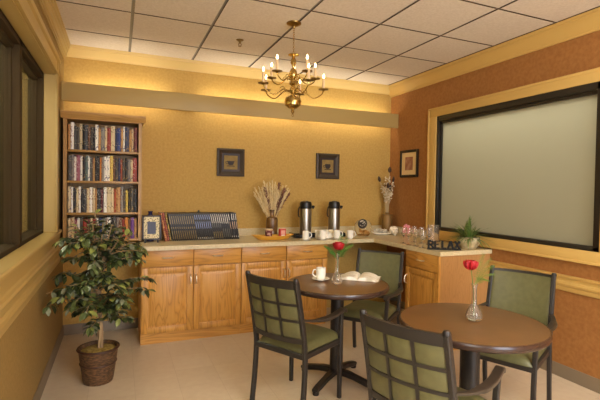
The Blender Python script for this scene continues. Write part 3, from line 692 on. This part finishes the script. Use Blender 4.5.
# ------------------------------------------------------------------ chairs
CH, HT, HF, FD, RF = .905, .201, .214, .208, .218
def make_chair(label):
    t = thing('dining_chair', label, 'chair', (0, 0, 0), 0, 'armchairs around the round tables')
    def bx(z):   # x of the back plane
        k = max(0, (z-.42)/(CH-.42)); return -.195-.10*k**1.25
    def bw(z): return HT+.006*(1-(z-.42)/(CH-.42))
    for s in (-1, 1):   # rear legs carry on as back posts
        pts = [(-RF-.012, s*(HT+.008), .0), (-.205, s*(HT+.008), .2), (-.195, s*(HT+.006), .40)]+[(bx(z), s*bw(z), z) for z in (.5, .6, .7, .8, CH-.01)]
        b = MB(); b.tube(spl(pts, 4), 1, sx=(.017, .013), upv=(0, 1, 0))
        b.lathe([(0, -.012), (.016, -.012), (.0165, .0), (.012, .008), (0, .01)], (bx(CH), s*bw(CH), CH), 14, cap0=False, cap1=False)
        b.build('leg', FRAMEM, t)
        # front leg rising to the arm
        b = MB(); b.tube(spl([(FD, s*HF, 0), (FD, s*HF, .3), (FD-.002, s*(HF+.002), .46), (FD-.004, s*(HF+.007), .55), (FD-.006, s*(HF+.01), .60)], 4), 1, sx=(.014, .014), upv=(0, 1, 0))
        b.build('leg', FRAMEM, t)
        # arm
        b = MB(); ap = spl([(bx(.65)+.005, s*(HT+.006), .645), (-.15, s*(HT+.035), .63), (-.05, s*(HF+.04), .622), (.06, s*(HF+.038), .62), (.17, s*(HF+.022), .622), (.225, s*(HF+.012), .62), (.255, s*(HF+.012), .60)], 5)
        n = len(ap); b.tube(ap, [.6 if i < 7 else .8 if i < 9 else 1.0 if i < n-4 else .95-.08*(i-n+4) for i in range(n)], sx=(.022, .011)); b.build('armrest', ARMM, t)
    bul = lambda q: .038*(1-q*q)
    def bp(q, z, off): return Vector((bx(z)-bul(q)+off, q*bw(z), z))
    def band(b, q0, q1, z0, z1, o0, o1, ns=8):
        b.slab(lambda u, v: bp(q0+(q1-q0)*u, z0+(z1-z0)*v, o0), lambda u, v: bp(q0+(q1-q0)*u, z0+(z1-z0)*v, o1), ns, 4 if z1-z0 > .1 else 1)
    b = MB(); band(b, -.97, .97, CH-.062, CH-.008, -.012, .008, 14); band(b, -.97, .97, .488, .522, -.012, .006, 14)
    zs = [.522, .636, .742, CH-.062]
    for z in zs[1:3]: band(b, -.97, .97, z-.0085, z+.0085, -.014, -.002, 14)
    for q in (-.33, .33): band(b, q-.035, q+.035, .52, CH-.06, -.014, -.002, 2)
    b.build('back_grid', FRAMEM, t)
    # cushion: smooth in front, nine puffs behind
    def puff(q, z):
        a = abs(math.sin(PI*(q+1)/2*3))**.4; k = 0
        for z0, z1 in zip(zs, zs[1:]):
            if z0 <= z <= z1: k = abs(math.sin(PI*(z-z0)/(z1-z0)))**.4
        return .013*a*k
    b = MB(); zf = lambda v: .518+(CH-.064-.518)*v; zff = lambda v: .518+(CH-.024-.518)*v; qf = lambda u: -.955+1.91*u
    b.slab(lambda u, v: bp(qf(u), zff(v), .008+.016*(math.sin(PI*u)*math.sin(PI*v))**.35), lambda u, v: bp(qf(u), zf(v), -.004-puff(qf(u)/.97, zf(v))), 36, 30)
    b.build('backrest', OLIVE, t, 60)
    # seat
    def seat(u, v, top):
        x_ = -.195+.43*u; hw = .19+(.208-.19)*u; y_ = (v*2-1)*hw
        e = (1-abs(2*u-1)**7)*(1-abs(2*v-1)**7)
        rc = 1-(.06 if (u > .9) else 0)*abs(2*v-1)**6
        return Vector((x_*rc if u > .9 else x_, y_, (.425+.045*max(e, 0)**.45+.01*math.sin(PI*v)) if top else .42))
    b = MB(); b.slab(lambda u, v: seat(u, v, True), lambda u, v: seat(u, v, False), 22, 22); b.build('seat', OLIVE, t, 60)
    b = MB()
    for s in (-1, 1): b.tube([(-.2, s*(HT+.0), .403), (.21, s*(HF-.004), .403)], 1, sx=(.012, .018))
    b.tube([(-.198, -HT, .403), (-.198, HT, .403)], 1, sx=(.012, .018)); b.tube([(.21, -HF, .403), (.21, HF, .403)], 1, sx=(.012, .018))
    b.build('seat_frame', FRAMEM, t)
    return t
poses = [(1.641, -1.99, 30.1, 'dark framed armchair with olive gridded back, pulled up left of the book table'),
         (2.470, -1.575, 218.5, 'dark framed armchair with plain olive back, behind the open book table'),
         (1.879, -3.09, 22.6, 'dark framed armchair with olive gridded back, cut off nearest the camera'),
         (2.877, -2.638, 204.8, 'dark framed armchair with plain olive back, beside the terracotta wall')]
proto = make_chair(poses[0][3])
for i, (x, y, a, lb) in enumerate(poses):
    o = proto if i == 0 else copy_tree(proto)
    o.location = (x, y, 0); o.rotation_euler = (0, 0, math.radians(a)); o['label'] = lb

# ------------------------------------------------------------------ things on the counter
# brown glass bottle with dried plumes
AMB = glass('amber_glass', (172, 116, 52), .05, 1.45)
bot = MB().lathe([(0, 0), (.05, 0), (.056, .008), (.056, .06), (.054, .065), (.056, .07), (.056, .15), (.05, .172), (.024, .185), (.019, .2), (.019, .225), (.024, .23), (.024, .24), (.018, .24), (.015, .2), (.02, .18), (.046, .165), (.051, .15), (.051, .012), (0, .01)], n=28, cap0=False, cap1=False).build('bottle', mat('brown_glazed_bottle', (126, 92, 46), .3, c2=(100, 68, 32), scale=20), loc=(2.045, -.25, CT))
bot.scale = (1.15, 1.15, 1.28)
tag(bot, 'brown glass bottle vase with dried plumes, left of the airpots', 'vase')
random.seed(3)
def plume(b, base, tip_, bend, wd, n=30, fl=.065):
    base, tip_ = Vector(base), Vector(tip_); mid = base.lerp(tip_, .55)+Vector(bend)
    pts = spl([base, mid, tip_], 10); b.tube(pts, [.0022*(1-.6*i/len(pts)) for i in range(len(pts))], 4)
    for k in range(n):
        t = .3+.7*k/n; i = min(int(t*(len(pts)-1)), len(pts)-2); p = pts[i].lerp(pts[i+1], t*(len(pts)-1)-i); td = (pts[i+1]-pts[i]).normalized()
        for s in range(3):
            az = random.uniform(0, 2*PI); r_ = Vector((math.cos(az), math.sin(az)*.6, random.uniform(-.3, .3)))
            leaf(b, p, (td*1.3+r_*wd*10).normalized(), Vector((random.random()-.5, -1, random.random()-.5)), fl*random.uniform(.6, 1.1)*(1.15-t*.5), .0055, .25, 2)
dr = thing('dried_bouquet', 'dried straw and purple pampas plumes fanning out of brown bottle', 'dried flowers', (2.045, -.25, CT+.27))
b = MB()
for k in range(30):
    an_ = math.radians(-48+k*3.2+random.uniform(-3, 3)); L_p = random.uniform(.21, .35)
    tp = (L_p*math.sin(an_)*.95, random.uniform(-.05, .05), L_p*math.cos(an_)*1.05)
    plume(b, (tp[0]*.02, 0, -.15), tp, (tp[0]*.05, 0, .04), .06, 20, .046)
b.build('straw_plume', mat('straw', (216, 192, 140), .85), dr, 0)
b = MB()
for tp in [(.20, 0, .22), (.14, -.02, .27), (.09, .02, .33), (.12, .02, .18), (-.09, -.03, .27), (.17, .01, .25)]:
    plume(b, (tp[0]*.02, 0, -.15), tp, (tp[0]*.08, 0, .05), .1, 30, .055)
b.build('purple_plume', mat('dusty_purple_grass', (112, 72, 60), .85), dr, 0)
# yellow boat tray
b = MB()
def boat(u, v, o):
    a = 2*PI*u; L1, W1 = .235, .085
    r_ = v; k = 1-.25*abs(math.cos(a))**8*0
    x_ = L1*math.cos(a)*r_; y_ = W1*math.sin(a)*r_; z_ = .004+.04*max(0, (r_-.72)/.28)+.012*max(0, (r_-.72)/.28)*abs(math.cos(a))**2
    return Vector((x_*(.8+.2*r_), y_*(.75+.25*r_), z_-o))
b.slab(lambda u, v: boat(u, v, 0), lambda u, v: boat(u, v, .004), 40, 12)
tag(b.build('serving_dish', mat('mustard_dish', (216, 160, 56), .35), loc=(2.0, -.42, CT+.001)), 'shallow mustard yellow oval dish holding a dark cup and packet', 'dish')
t = thing('cup', 'small dark red patterned cup standing in the mustard dish', 'cup', (1.955, -.41, CT+.0055)); t.scale = (1.25, 1.25, 1.35)
MB().lathe([(0, 0), (.026, 0), (.031, .05), (.032, .075), (.028, .075), (.025, .01), (0, .008)], n=22, cap0=False, cap1=False).build('cup_body', mat('dark_red_pattern', (104, 36, 34), .4, c2=(190, 150, 130), scale=45, lo=.5, hi=.62), t)
MB().lathe([(0, .072), (.034, .072), (.034, .08), (0, .082)], n=22, cap0=False, cap1=False).build('rim_lid', mat('cream_lid', (214, 190, 150), .5), t)
b = MB(); b.box((-.036, -.02, 0), (.036, .02, .105), .003); b.mi = 1; b.box((-.022, -.0212, .012), (.022, -.0198, .045)); b.mi = 2; b.prism([(-.03, -.02), (.03, -.02), (.03, .02), (-.03, .02)], .105, .109); b.box((-.024, -.0213, .05), (.024, -.0199, .09))
tag(b.build('packet', [mat('red_packet', (200, 66, 52), .5), mat('packet_white', (236, 226, 208), .5), mat('packet_pink', (232, 170, 150), .5)], loc=(2.11, -.405, CT+.0055), rz=.15), 'small red and white box standing in the mustard dish', 'box')
# airpots
def airpot(x, label):
    t = thing('airpot', label, 'airpot', (x, -.29, CT+.0135), math.radians(6), 'steel airpots on the counter')
    MB().lathe([(0, 0), (.07, 0), (.072, .012), (.068, .02), (0, .02)], n=36, cap0=False, cap1=False).build('base_ring', BLK, t)
    MB().lathe([(0, .02), (.066, .02), (.067, .03), (.067, .297), (.064, .312), (0, .312)], n=40, cap0=False, cap1=False).build('body', STEEL, t)
    b = MB(); b.lathe([(0, .308), (.066, .308), (.068, .315), (.067, .362), (.06, .384), (.05, .388), (0, .388)], n=36, cap0=False, cap1=False)
    b.box((.045, -.022, .315), (.108, .022, .342), .008); b.tube([(.096, 0, .33), (.098, 0, .305)], .01, 10); b.build('lid', BLK, t)
    b = MB(); b.lathe([(0, .388), (.03, .388), (.03, .394), (0, .395)], n=24, cap0=False, cap1=False); b.build('pump_button', mat('dark_grey_plastic', (46, 44, 42), .4), t)
    b = MB(); b.tube(spl([(-.066, 0, .335), (-.085, 0, .315), (-.094, 0, .26), (-.088, 0, .22), (-.078, 0, .215)], 5), 1, sx=(.008, .0045)); b.build('handle', BLK, t)
airpot(2.43, 'tall steel airpot with black pump lid, the left one on black tray')
airpot(2.79, 'tall steel airpot with black pump lid, the right one near cookie jar')
b = MB(); b.box((-.30, -.1, 0), (.32, .11, .012), .004)
for a, c in (((-.30, -.1, .01), (.32, -.09, .03)), ((-.30, .1, .01), (.32, .11, .03)), ((-.30, -.1, .01), (-.29, .11, .045)), ((.31, -.1, .01), (.32, .11, .045))): b.box(a, c, .003)
tag(b.build('serving_tray', BLK, loc=(2.58, -.275, CT+.001)), 'long black tray on the counter carrying both steel airpots', 'tray')
# sugar caddy
t = thing('packet_caddy', 'white divided packet caddy in front of the two airpots', 'caddy', (2.60, -.455, CT+.001))
b = MB(); b.box((-.11, -.035, 0), (.11, .035, .006), .002)
for x_ in (-.11, -.038, .034, .104): b.box((x_, -.035, 0), (x_+.006, .035, .07), .002)
b.box((-.11, -.035, 0), (.11, -.03, .055), .002); b.box((-.11, .03, 0), (.11, .035, .09), .002); b.build('caddy_body', WHITE, t)
b = MB(); random.seed(5)
for x0 in (-.098, -.026, .046):
    for k in range(8): b.box((x0, -.026+k*.0065, .008), (x0+.05, -.022+k*.0065, .085+random.uniform(-.006, .006)))
b.build('sugar_packet', mat('packet_paper', (236, 222, 186), .6), t, 0)
# mugs + saucers
def mug_mesh(r=.036, h=.088):
    b = MB(); b.lathe([(0, 0), (r*.72, 0), (r*.76, .004), (r*.92, .012), (r, .03), (r, h), (r-.003, h+.0015), (r-.006, h), (r-.006, .03), (r*.7, .008), (0, .007)], n=32, cap0=False, cap1=False); return b
def handle_mb(r, h):
    return MB().tube(spl([(r-.002, 0, h*.82), (r+.016, 0, h*.84), (r+.026, 0, h*.6), (r+.022, 0, h*.36), (r-.001, 0, h*.24)], 5), 1, sx=(.0055, .0035))
def mug(loc, rz, label, r=.036, h=.088):
    t = thing('mug', label, 'mug', loc, rz, 'white coffee mugs'); mug_mesh(r, h).build('mug_body', WHITE, t); handle_mb(r, h).build('handle', WHITE, t); return t
def saucer(loc, label, r=.068):
    o = MB().lathe([(0, 0), (r*.5, 0), (r*.52, .003), (r, .012), (r+.001, .0145), (r*.97, .0148), (r*.55, .0065), (0, .006)], n=36, cap0=False, cap1=False).build('saucer', WHITE, loc=loc)
    return tag(o, label, 'saucer', 'white saucers')
cu = [(2.315, -.565, 'leftmost on the counter, before the left airpot'), (2.515, -.565, 'second from left on the counter, before the caddy'), (2.69, -.56, 'third on the counter, behind the rose'), (2.86, -.55, 'rightmost on the counter, next to the cookie jar')]
for i, (x, y, d) in enumerate(cu):
    if i < 3: saucer((x, y, CT+.0005), 'white saucer under the mug '+d, .062)
    mug((x, y, CT+(.0072 if i < 3 else .0005)), math.radians(-12), 'white coffee mug '+d)
# cookie jar
JL = (3.15, -.34, CT+.001)
t = thing('cookie_jar', 'round glass cookie jar with tilted metal lid at the counter corner', 'jar', JL, 0); t.scale = (1, 1, 1.12)
CG = glass('cookie_jar_glass', (255, 252, 244), 0, 1.08)
ax = Vector((-.55, -.72, .62)).normalized(); rot = ax.to_track_quat('Z', 'Y').to_matrix().to_4x4()
rot.translation = Vector((0, 0, .085))
b = MB(); b.lathe([(.0, -.085), (.05, -.083)]+[(.095*math.cos(q), .095*math.sin(q)) for q in [-.9, -.7, -.45, -.2, 0, .2, .4, .6, .72]]+[(.062, .072)], n=36, mtx=None, cap0=False, cap1=False)
b.b.free(); b = MB()
prof = [(0, -.09), (.04, -.086)]+[(.098*math.cos(q), .09*math.sin(q)) for q in [-1, -.75, -.5, -.25, 0, .25, .5, .75, .86]]+[(.06, .078)]
# squashed globe standing upright with an angled mouth
b.lathe([(0, 0), (.062, 0), (.066, .003), (.082, .02), (.098, .06), (.1, .09), (.092, .13), (.07, .158), (.04, .168), (0, .17)], (0, 0, 0), 36, cap0=False, cap1=False)
b.lathe([(0, .004), (.06, .004), (.078, .022), (.094, .06), (.096, .09), (.088, .128), (.067, .154), (.04, .163), (0, .165)], (0, 0, 0), 36, cap0=False, cap1=False)
b.build('jar_glass', CG, t, 60)
lm = ax.to_track_quat('Z', 'Y').to_matrix().to_4x4(); lm.translation = Vector((-.012, -.02, .088))+ax*.066
b = MB(); b.lathe([(0, 0), (.052, 0), (.054, .004), (.054, .018), (.048, .024), (.045, .024), (.043, .02), (0, .02)], n=32, mtx=lm, cap0=False, cap1=False)
ld = b.build('jar_lid', mat('dark_pewter_lid', (70, 66, 60), .35, metal=.5), t)
b = MB(); b.lathe([(0, .0202), (.036, .0202), (.036, .0225), (0, .023)], n=28, mtx=lm, cap0=False, cap1=False); b.build('lid_emblem', mat('pewter_emblem', (196, 190, 176), .4, c2=(40, 38, 36), scale=38, detail=2, lo=.48, hi=.54), ld)
random.seed(9)
CK = mat('cookie_dough', (214, 168, 100), .8, c2=(192, 138, 72), scale=40)
for k, (x, y, z, rx, ry) in enumerate([(-.022, -.02, .016, .1, .1), (.03, -.018, .018, -.2, .1), (0, .032, .017, .1, -.2), (-.03, -.012, .042, .5, .3), (.02, -.035, .045, .8, -.3), (.035, .02, .05, -.3, .4), (-.015, .02, .06, .2, .9)]):
    o = MB().lathe([(0, 0), (.026, 0), (.031, .004), (.028, .009), (.015, .011), (0, .012)], n=18, cap0=False, cap1=False).build('cookie', CK, loc=(JL[0]+x, JL[1]+y, JL[2]+z))
    o.rotation_euler = (rx, ry, 0); tag(o, 'round golden cookie lying inside the glass cookie jar', 'cookie', 'cookies in the glass jar')
# brass canister vase with dried arrangement in the corner
t = MB().lathe([(0, 0), (.064, 0), (.067, .004), (.067, .226), (.063, .233), (.026, .238), (.026, .25), (.028, .262), (.022, .262), (.02, .24), (0, .236)], n=40, cap0=False, cap1=False).build('vase', mat('brushed_gold_vase', (134, 100, 50), .5, metal=.3), loc=(3.625, -.135, CT))
tag(t, 'gold cylindrical vase with narrow neck in the counter corner', 'vase')
dr = thing('dried_bouquet', 'white dried blossoms with dark pods standing in the gold corner vase', 'dried flowers', (3.625, -.135, CT+.25))
random.seed(21)
b = MB(); b2 = MB(); b3 = MB()
for k in range(13):
    a = random.uniform(0, 2*PI); r_ = random.uniform(.02, .095); hz = random.uniform(.26, .50)
    tp = Vector((r_*math.cos(a), r_*math.sin(a)*.8, hz)); pts = spl([(0, 0, -.1), tp*.45, tp], 5)
    b.tube(pts, .0022, 5)
    for j in range(16):
        i = random.randrange(len(pts)//2, len(pts)); p = pts[i]+Vector((random.uniform(-.02, .02), random.uniform(-.02, .02), random.uniform(-.02, .02)))
        leaf(b2, p, Vector((random.uniform(-1, 1), random.uniform(-1, 1), random.uniform(-.2, 1))), Vector((0, -1, .3)), .026, .016, .4, 2)
for sgn, tp, sc_ in ((1, (-.125, -.0, .42), 1), (1, (.01, -.02, .54), 1.2), (1, (.06, -.03, .42), .9), (1, (.04, 0.0, .32), .9), (1, (-.03, -.05, .34), 1)):
    pts = spl([(0, 0, -.1), (tp[0]*.4, tp[1]*.4, tp[2]*.5), tp], 5); b.tube(pts, .003, 5)
    d = Vector(tp).normalized(); mt = d.to_track_quat('Z', 'Y').to_matrix().to_4x4(); mt.translation = Vector(tp)-d*.03
    bq = MB(); bq.lathe([(0, 0), (.012*sc_, .012), (.019*sc_, .035), (.014*sc_, .06), (.004, .075), (0, .078)], n=12, mtx=mt, cap0=False, cap1=False); bq.build('seed_pod', mat('dark_seed_pod', (62, 42, 28), .7), dr, 60)
for k in range(14):
    a = random.uniform(0, 2*PI); p = Vector((.03*math.cos(a), .03*math.sin(a), random.uniform(.27, .36)))
    leaf(b3, p, Vector((math.cos(a), math.sin(a), random.uniform(-.2, .8))), Vector((0, 0, 1)), .06, .02, .3)
b.build('stem', mat('pale_dry_stem', (196, 172, 130), .8), dr, 60); b2.build('blossom', mat('dried_white_blossom', (222, 206, 172), .8), dr, 0); b3.build('dark_leaf', mat('dark_dried_leaf', (66, 48, 34), .7), dr, 60)
# white platter with small wrapped pieces
b = MB(); b.slab(lambda u, v: Vector(((u-.5)*.25, (v-.5)*.15, .02+.012*(abs(2*u-1)**6+abs(2*v-1)**6*.5))), lambda u, v: Vector(((u-.5)*.24, (v-.5)*.14, .012+.012*(abs(2*u-1)**6))), 20, 14)
b.box((-.07, -.04, 0), (.07, .04, .014), .003)
tag(b.build('platter', WHITE, loc=(3.45, -.27, CT+.001), rz=math.radians(-20)), 'white rectangular platter on the counter, below the gold vase', 'platter')
FOIL = mat('crumpled_foil', (226, 220, 206), .35, metal=.1, c2=(170, 162, 146), scale=40); FOILW = mat('white_wrapper', (240, 232, 216), .5); PINK = mat('pink_wrapper', (228, 140, 146), .5)
def crumple(loc, r, seed, m_, name, label, cat, group=None, sq=.7):
    t_ = bmesh.new(); bmesh.ops.create_icosphere(t_, subdivisions=3, radius=r)
    lo_ = 9
    for v in t_.verts:
        k = 1+.5*noise.noise(v.co*(2.2/r)+Vector((seed, 0, 0)))+.25*noise.noise(v.co*(5/r)); v.co = Vector((v.co.x*k, v.co.y*k, v.co.z*k*sq)); lo_ = min(lo_, v.co.z)
    for v in t_.verts: v.co.z -= lo_
    b = MB(); b.merge(t_); o = b.build(name, m_, loc=loc, smooth=0); tag(o, label, cat, group)
for k, (x, y) in enumerate([(3.405, -.235), (3.45, -.265), (3.495, -.285), (3.455, -.22)]):
    crumple((x, y, CT+.0225), .03, k*3.1, FOIL, 'wrapped_sweet', 'small silver wrapped sweet piled on the white platter', 'sweet', 'silver wrapped sweets on the platter')
crumple((3.545, -.40, CT), .048, 5.2, FOILW, 'paper_napkin', 'crumpled white paper napkin bunch beside the white platter', 'napkin', None, 1.0)
crumple((3.60, -.57, CT), .046, 8.7, PINK, 'paper_napkin', 'crumpled pink napkin bunch behind the wine glasses', 'napkin', None, 1.35)
# wine glasses
gp = thing('wine_glass', '', 'glass', (0, 0, 0), 0, 'wine glasses on the corner counter'); gp.scale = (1.12, 1.12, 1.15)
THIN = glass('thin_glass', (255, 252, 246), 0, 1.4); THIN.node_tree.nodes['Principled BSDF'].inputs['Transmission Weight'].default_value = .96
b = MB(); b.lathe([(0, 0), (.028, 0), (.029, .002), (.01, .005), (.0035, .01), (.003, .06), (.008, .068), (.022, .08), (.027, .1), (.027, .118), (.023, .145), (.0218, .145), (.0258, .118), (.0258, .1), (.021, .082), (.006, .07), (0, .069)], n=24, cap0=False, cap1=False)
b.build('glass_body', THIN, gp, 60)
GLs = [(3.19, -1.07, 'front row leftmost, farthest from the sign'), (3.165, -1.19, 'front row second from the left'), (3.175, -1.285, 'front row third from the left'), (3.15, -1.42, 'front row nearest the black sign'), (3.36, -1.02, 'back row leftmost'), (3.375, -1.12, 'back row middle'), (3.39, -1.22, 'back row nearest the glass pitcher')]
for i, (x, y, d) in enumerate(GLs):
    o = gp if i == 0 else copy_tree(gp)
    o.location = (x, y, CT+.0005); o['label'] = 'small stemmed wine glass, '+d
# pitcher
t = thing('pitcher', 'clear glass pitcher behind the black sign on the corner counter', 'pitcher', (3.45, -1.215, CT+.0005), math.radians(75)); t.scale = (1.1, 1.1, 1.15)
MB().lathe([(0, 0), (.046, 0), (.049, .004), (.052, .16), (.055, .172), (.052, .172), (.048, .158), (.045, .01), (0, .008)], n=32, cap0=False, cap1=False).build('pitcher_body', THIN, t, 60)
MB().tube(spl([(.051, 0, .15), (.085, 0, .15), (.092, 0, .1), (.08, 0, .05), (.05, 0, .04)], 5), .0055, 8).build('handle', THIN, t, 60)
# RELAX sign
SG = mat('black_sign_metal', (15, 13, 9), .8)
sg = thing('letter_sign', 'black standing word sign reading RELAX on the counter end', 'sign', (3.262, -1.585, CT+.0005), math.atan2(-.144, .258))
MB().box((-.15, -.02, 0), (.15, .02, .014), .003).build('sign_base', SG, sg)
def glyph(b, ch_, x0, w_, h_, z0):
    s = .018; d = (-.008, .008)
    def bar(p, q, th=s):
        p, q = Vector((p[0], 0, p[1])), Vector((q[0], 0, q[1])); b.tube([p, q], 1, sx=(.008, th/2) if abs((q-p).normalized().z) < .9 else (.008, th/2), upv=(q-p).normalized().cross(Vector((0, 1, 0))))
    X = lambda u: x0+u*w_
    Y = lambda v: z0+v*h_
    if ch_ == 'R':
        bar((X(.12), Y(0)), (X(.12), Y(1))); b.tube(spl([(X(.12), 0, Y(.95)), (X(.6), 0, Y(.95)), (X(.88), 0, Y(.73)), (X(.6), 0, Y(.5)), (X(.12), 0, Y(.5))], 4), 1, sx=(.008, s/2), upv=(0, 0, 1)); bar((X(.45), Y(.5)), (X(.92), Y(.02)))
        bar((X(0), Y(.03)), (X(.3), Y(.03)), .007)
    if ch_ == 'E':
        bar((X(.12), Y(0)), (X(.12), Y(1)))
        for v, e in ((.04, .9), (.5, .7), (.96, .9)): bar((X(.05), Y(v)), (X(e), Y(v)), .009)
    if ch_ == 'L':
        bar((X(.2), Y(0)), (X(.2), Y(1))); bar((X(.1), Y(.04)), (X(.92), Y(.04)), .009); bar((X(.02), Y(.97)), (X(.4), Y(.97)), .007)
    if ch_ == 'A':
        bar((X(.06), Y(0)), (X(.5), Y(1))); bar((X(.94), Y(0)), (X(.5), Y(1))); bar((X(.25), Y(.36)), (X(.75), Y(.36)), .008)
    if ch_ == 'X':
        bar((X(.08), Y(0)), (X(.92), Y(1))); bar((X(.92), Y(0)), (X(.08), Y(1)))
for k, c_ in enumerate('RELAX'):
    b = MB(); glyph(b, c_, -.145+k*.059, .052, .068, .0135); b.build('letter', SG, sg, 30)
# spider plant in a stone pot
t = thing('potted_spider_plant', 'small spider plant in a squat pale stone pot beside the window', 'plant', (3.595, -1.545, CT+.0005)); t.scale = (1.2, 1.2, 1.08)
MB().lathe([(0, 0), (.055, 0), (.066, .012), (.088, .05), (.09, .072), (.082, .09), (.086, .098), (.078, .1), (.074, .085), (0, .082)], n=32, cap0=False, cap1=False).build('stone_pot', mat('pale_stone', (196, 180, 140), .75, c2=(160, 140, 100), scale=28, bump=.5, bscale=50), t)
MB().lathe([(0, .094), (.05, .092), (.074, .086), (.074, .082), (0, .08)], n=24, cap0=False, cap1=False).build('soil', mat('brown_moss', (76, 60, 32), .95, c2=(110, 96, 50), scale=60), t)
random.seed(14); b = MB()
for k in range(210):
    a = random.uniform(0, 2*PI); ln = random.uniform(.07, .19); el = random.uniform(.15, 1.5)
    d = Vector((math.cos(a)*math.cos(el), math.sin(a)*math.cos(el), math.sin(el))); p = Vector((.03*math.cos(a), .03*math.sin(a), .088))
    if p.x+d.x*ln > .10: d.x = -abs(d.x)*.3
    b.mi = random.choice([0, 0, 1]); leaf(b, p, d, Vector((0, 0, 1)) if el < 1.2 else Vector((math.cos(a), math.sin(a), .2)), ln, .008, random.uniform(.2, .8), 5)
b.build('foliage', [mat('spider_leaf', (96, 122, 48), .45), mat('spider_leaf_pale', (128, 142, 76), .45)], t, 60)

# ------------------------------------------------------------------ on the tables
TZ = .7505
saucer((1.955, -1.69, TZ), 'white saucer under the mug on the book table', .07)
mug((1.955, -1.69, TZ+.0067), math.radians(165), 'white coffee mug on the round table left of the rose', .038, .088)
# open book
ob = thing('open_book', 'thick open book lying face up on the round table', 'book', (2.275, -1.735, TZ), math.atan2(.79, .61)-PI/2)
b = MB(); b.box((-.165, -.118, 0), (.165, .118, .0035), .001); b.build('book_cover', mat('book_cover_cloth', (150, 130, 100), .6), ob)
for s in (-1, 1):
    def pg(u, v): 
        h_ = .0035+.03*math.sin(min(1, u*1.15)*PI)**.6*(1-.35*u)+.004*(1-u)
        return Vector((s*u*.158, (v-.5)*.224, h_ if u > 0 else .006))
    b = MB(); b.slab(pg, lambda u, v: Vector((s*u*.158, (v-.5)*.224, .0036)), 14, 2)
    b.build('page_block', mat('open_page', (250, 244, 228), .7, c2=(206, 194, 168), scale=1, stretch=(8, 130, 1), detail=1, lo=.5, hi=.6), ob, 50)
# bud vases and flowers
def bud_vase(loc, label, bulb=.039, hgt=.22):
    pr = [(0, 0), (bulb*.8, 0), (bulb, .012), (bulb, .03), (bulb*.75, .058), (.016, .085), (.0125, .12), (.0135, hgt-.02), (.018, hgt)]
    inn = [(.0165, hgt), (.012, hgt-.02), (.011, .12), (.014, .087), (bulb*.7, .056), (bulb*.93, .03), (bulb*.9, .014), (0, .010)]
    o = MB().lathe(pr+inn, n=32, cap0=False, cap1=False).build('bud_vase', THIN, loc=loc, smooth=60)
    return tag(o, label, 'vase')
RED = mat('red_petal', (186, 20, 30), .55, c2=(150, 10, 22), scale=20); FER = mat('fern_green', (74, 112, 40), .5); FERY = mat('yellow_fern_green', (92, 116, 40), .5)
def rose(loc, label, hz, rr, frond_mat, fronds, lean=(0, 0), fl=.03, name='rose', frill=1):
    t = thing(name, label, 'flower', loc)
    hd = Vector((lean[0], lean[1], hz))
    MB().tube(spl([(0, 0, .02), (lean[0]*.2, lean[1]*.2, hz*.5), hd], 6), .0022, 6).build('stem', FER, t)
    b = MB()
    for ly, (fr_, pm, npet) in enumerate([(.3, .35, 4), (.52, .55, 5), (.76, .9, 6), (1, 1.25, 7)][:4]):
        for k in range(npet):
            a0 = 2*PI*(k+.5*ly)/npet; sp_ = 2*PI/npet*.72
            def pf_(u, v, o=0):
                az = a0+(u-.5)*2*sp_; po = PI-(PI-pm)*v
                q = rr*fr_*(1+.22*v*v*(ly > 1)+.05*frill*math.sin(9*az+ly))+o+.0008*(k % 2)
                edge = .10*rr*abs(2*u-1)**2*v
                return hd+Vector((math.cos(az)*math.sin(po)*q, math.sin(az)*math.sin(po)*q, -math.cos(po)*q*-1*1.0-edge+.004))
            b.slab(lambda u, v: pf_(u, v), lambda u, v: pf_(u, v, -.001), 6, 6)
    b.build('petal', RED, t, 60)
    b = MB()
    for tp in fronds:
        tp = Vector(tp); st = Vector((0, 0, hz*.62)); pts = spl([st, st.lerp(tp, .5)+Vector((0, 0, .02)), tp], 8); b.tube(pts, .0011, 4)
        for i in range(3, len(pts)):
            td = (pts[i]-pts[i-1]).normalized(); sd = td.cross(Vector((0, -.5, 1))).normalized()
            for s in (-1, 1): leaf(b, pts[i], td*.6+sd*s, Vector((0, -.6, .8)), fl*(1-.6*i/len(pts)), fl*.16, .2, 2)
    b.build('fern_frond', frond_mat, t, 60)
bud_vase((2.015, -1.845, TZ), 'clear glass bud vase with red rose on the book table')
rose((2.015, -1.845, TZ), 'red rose with dark green leaves in the vase by open book', .288, .037, FER, [(-.09, .03, .28), (.09, .02, .33), (.06, -.03, .26), (-.07, -.02, .24), (.05, .03, .36), (.11, -.03, .29)], (.004, -.01), .042)
bud_vase((2.31, -2.905, TZ), 'clear glass bud vase with red carnation on the foreground table', .043, .20)
rose((2.31, -2.905, TZ), 'red carnation with feathery yellow green fern on the foreground table', .308, .031, FERY, [(.04, -.02, .365), (.085, -.03, .34), (.11, -.03, .30), (.10, -.04, .255), (.07, -.03, .22)], (-.024, .008), .027, 'carnation', 3)
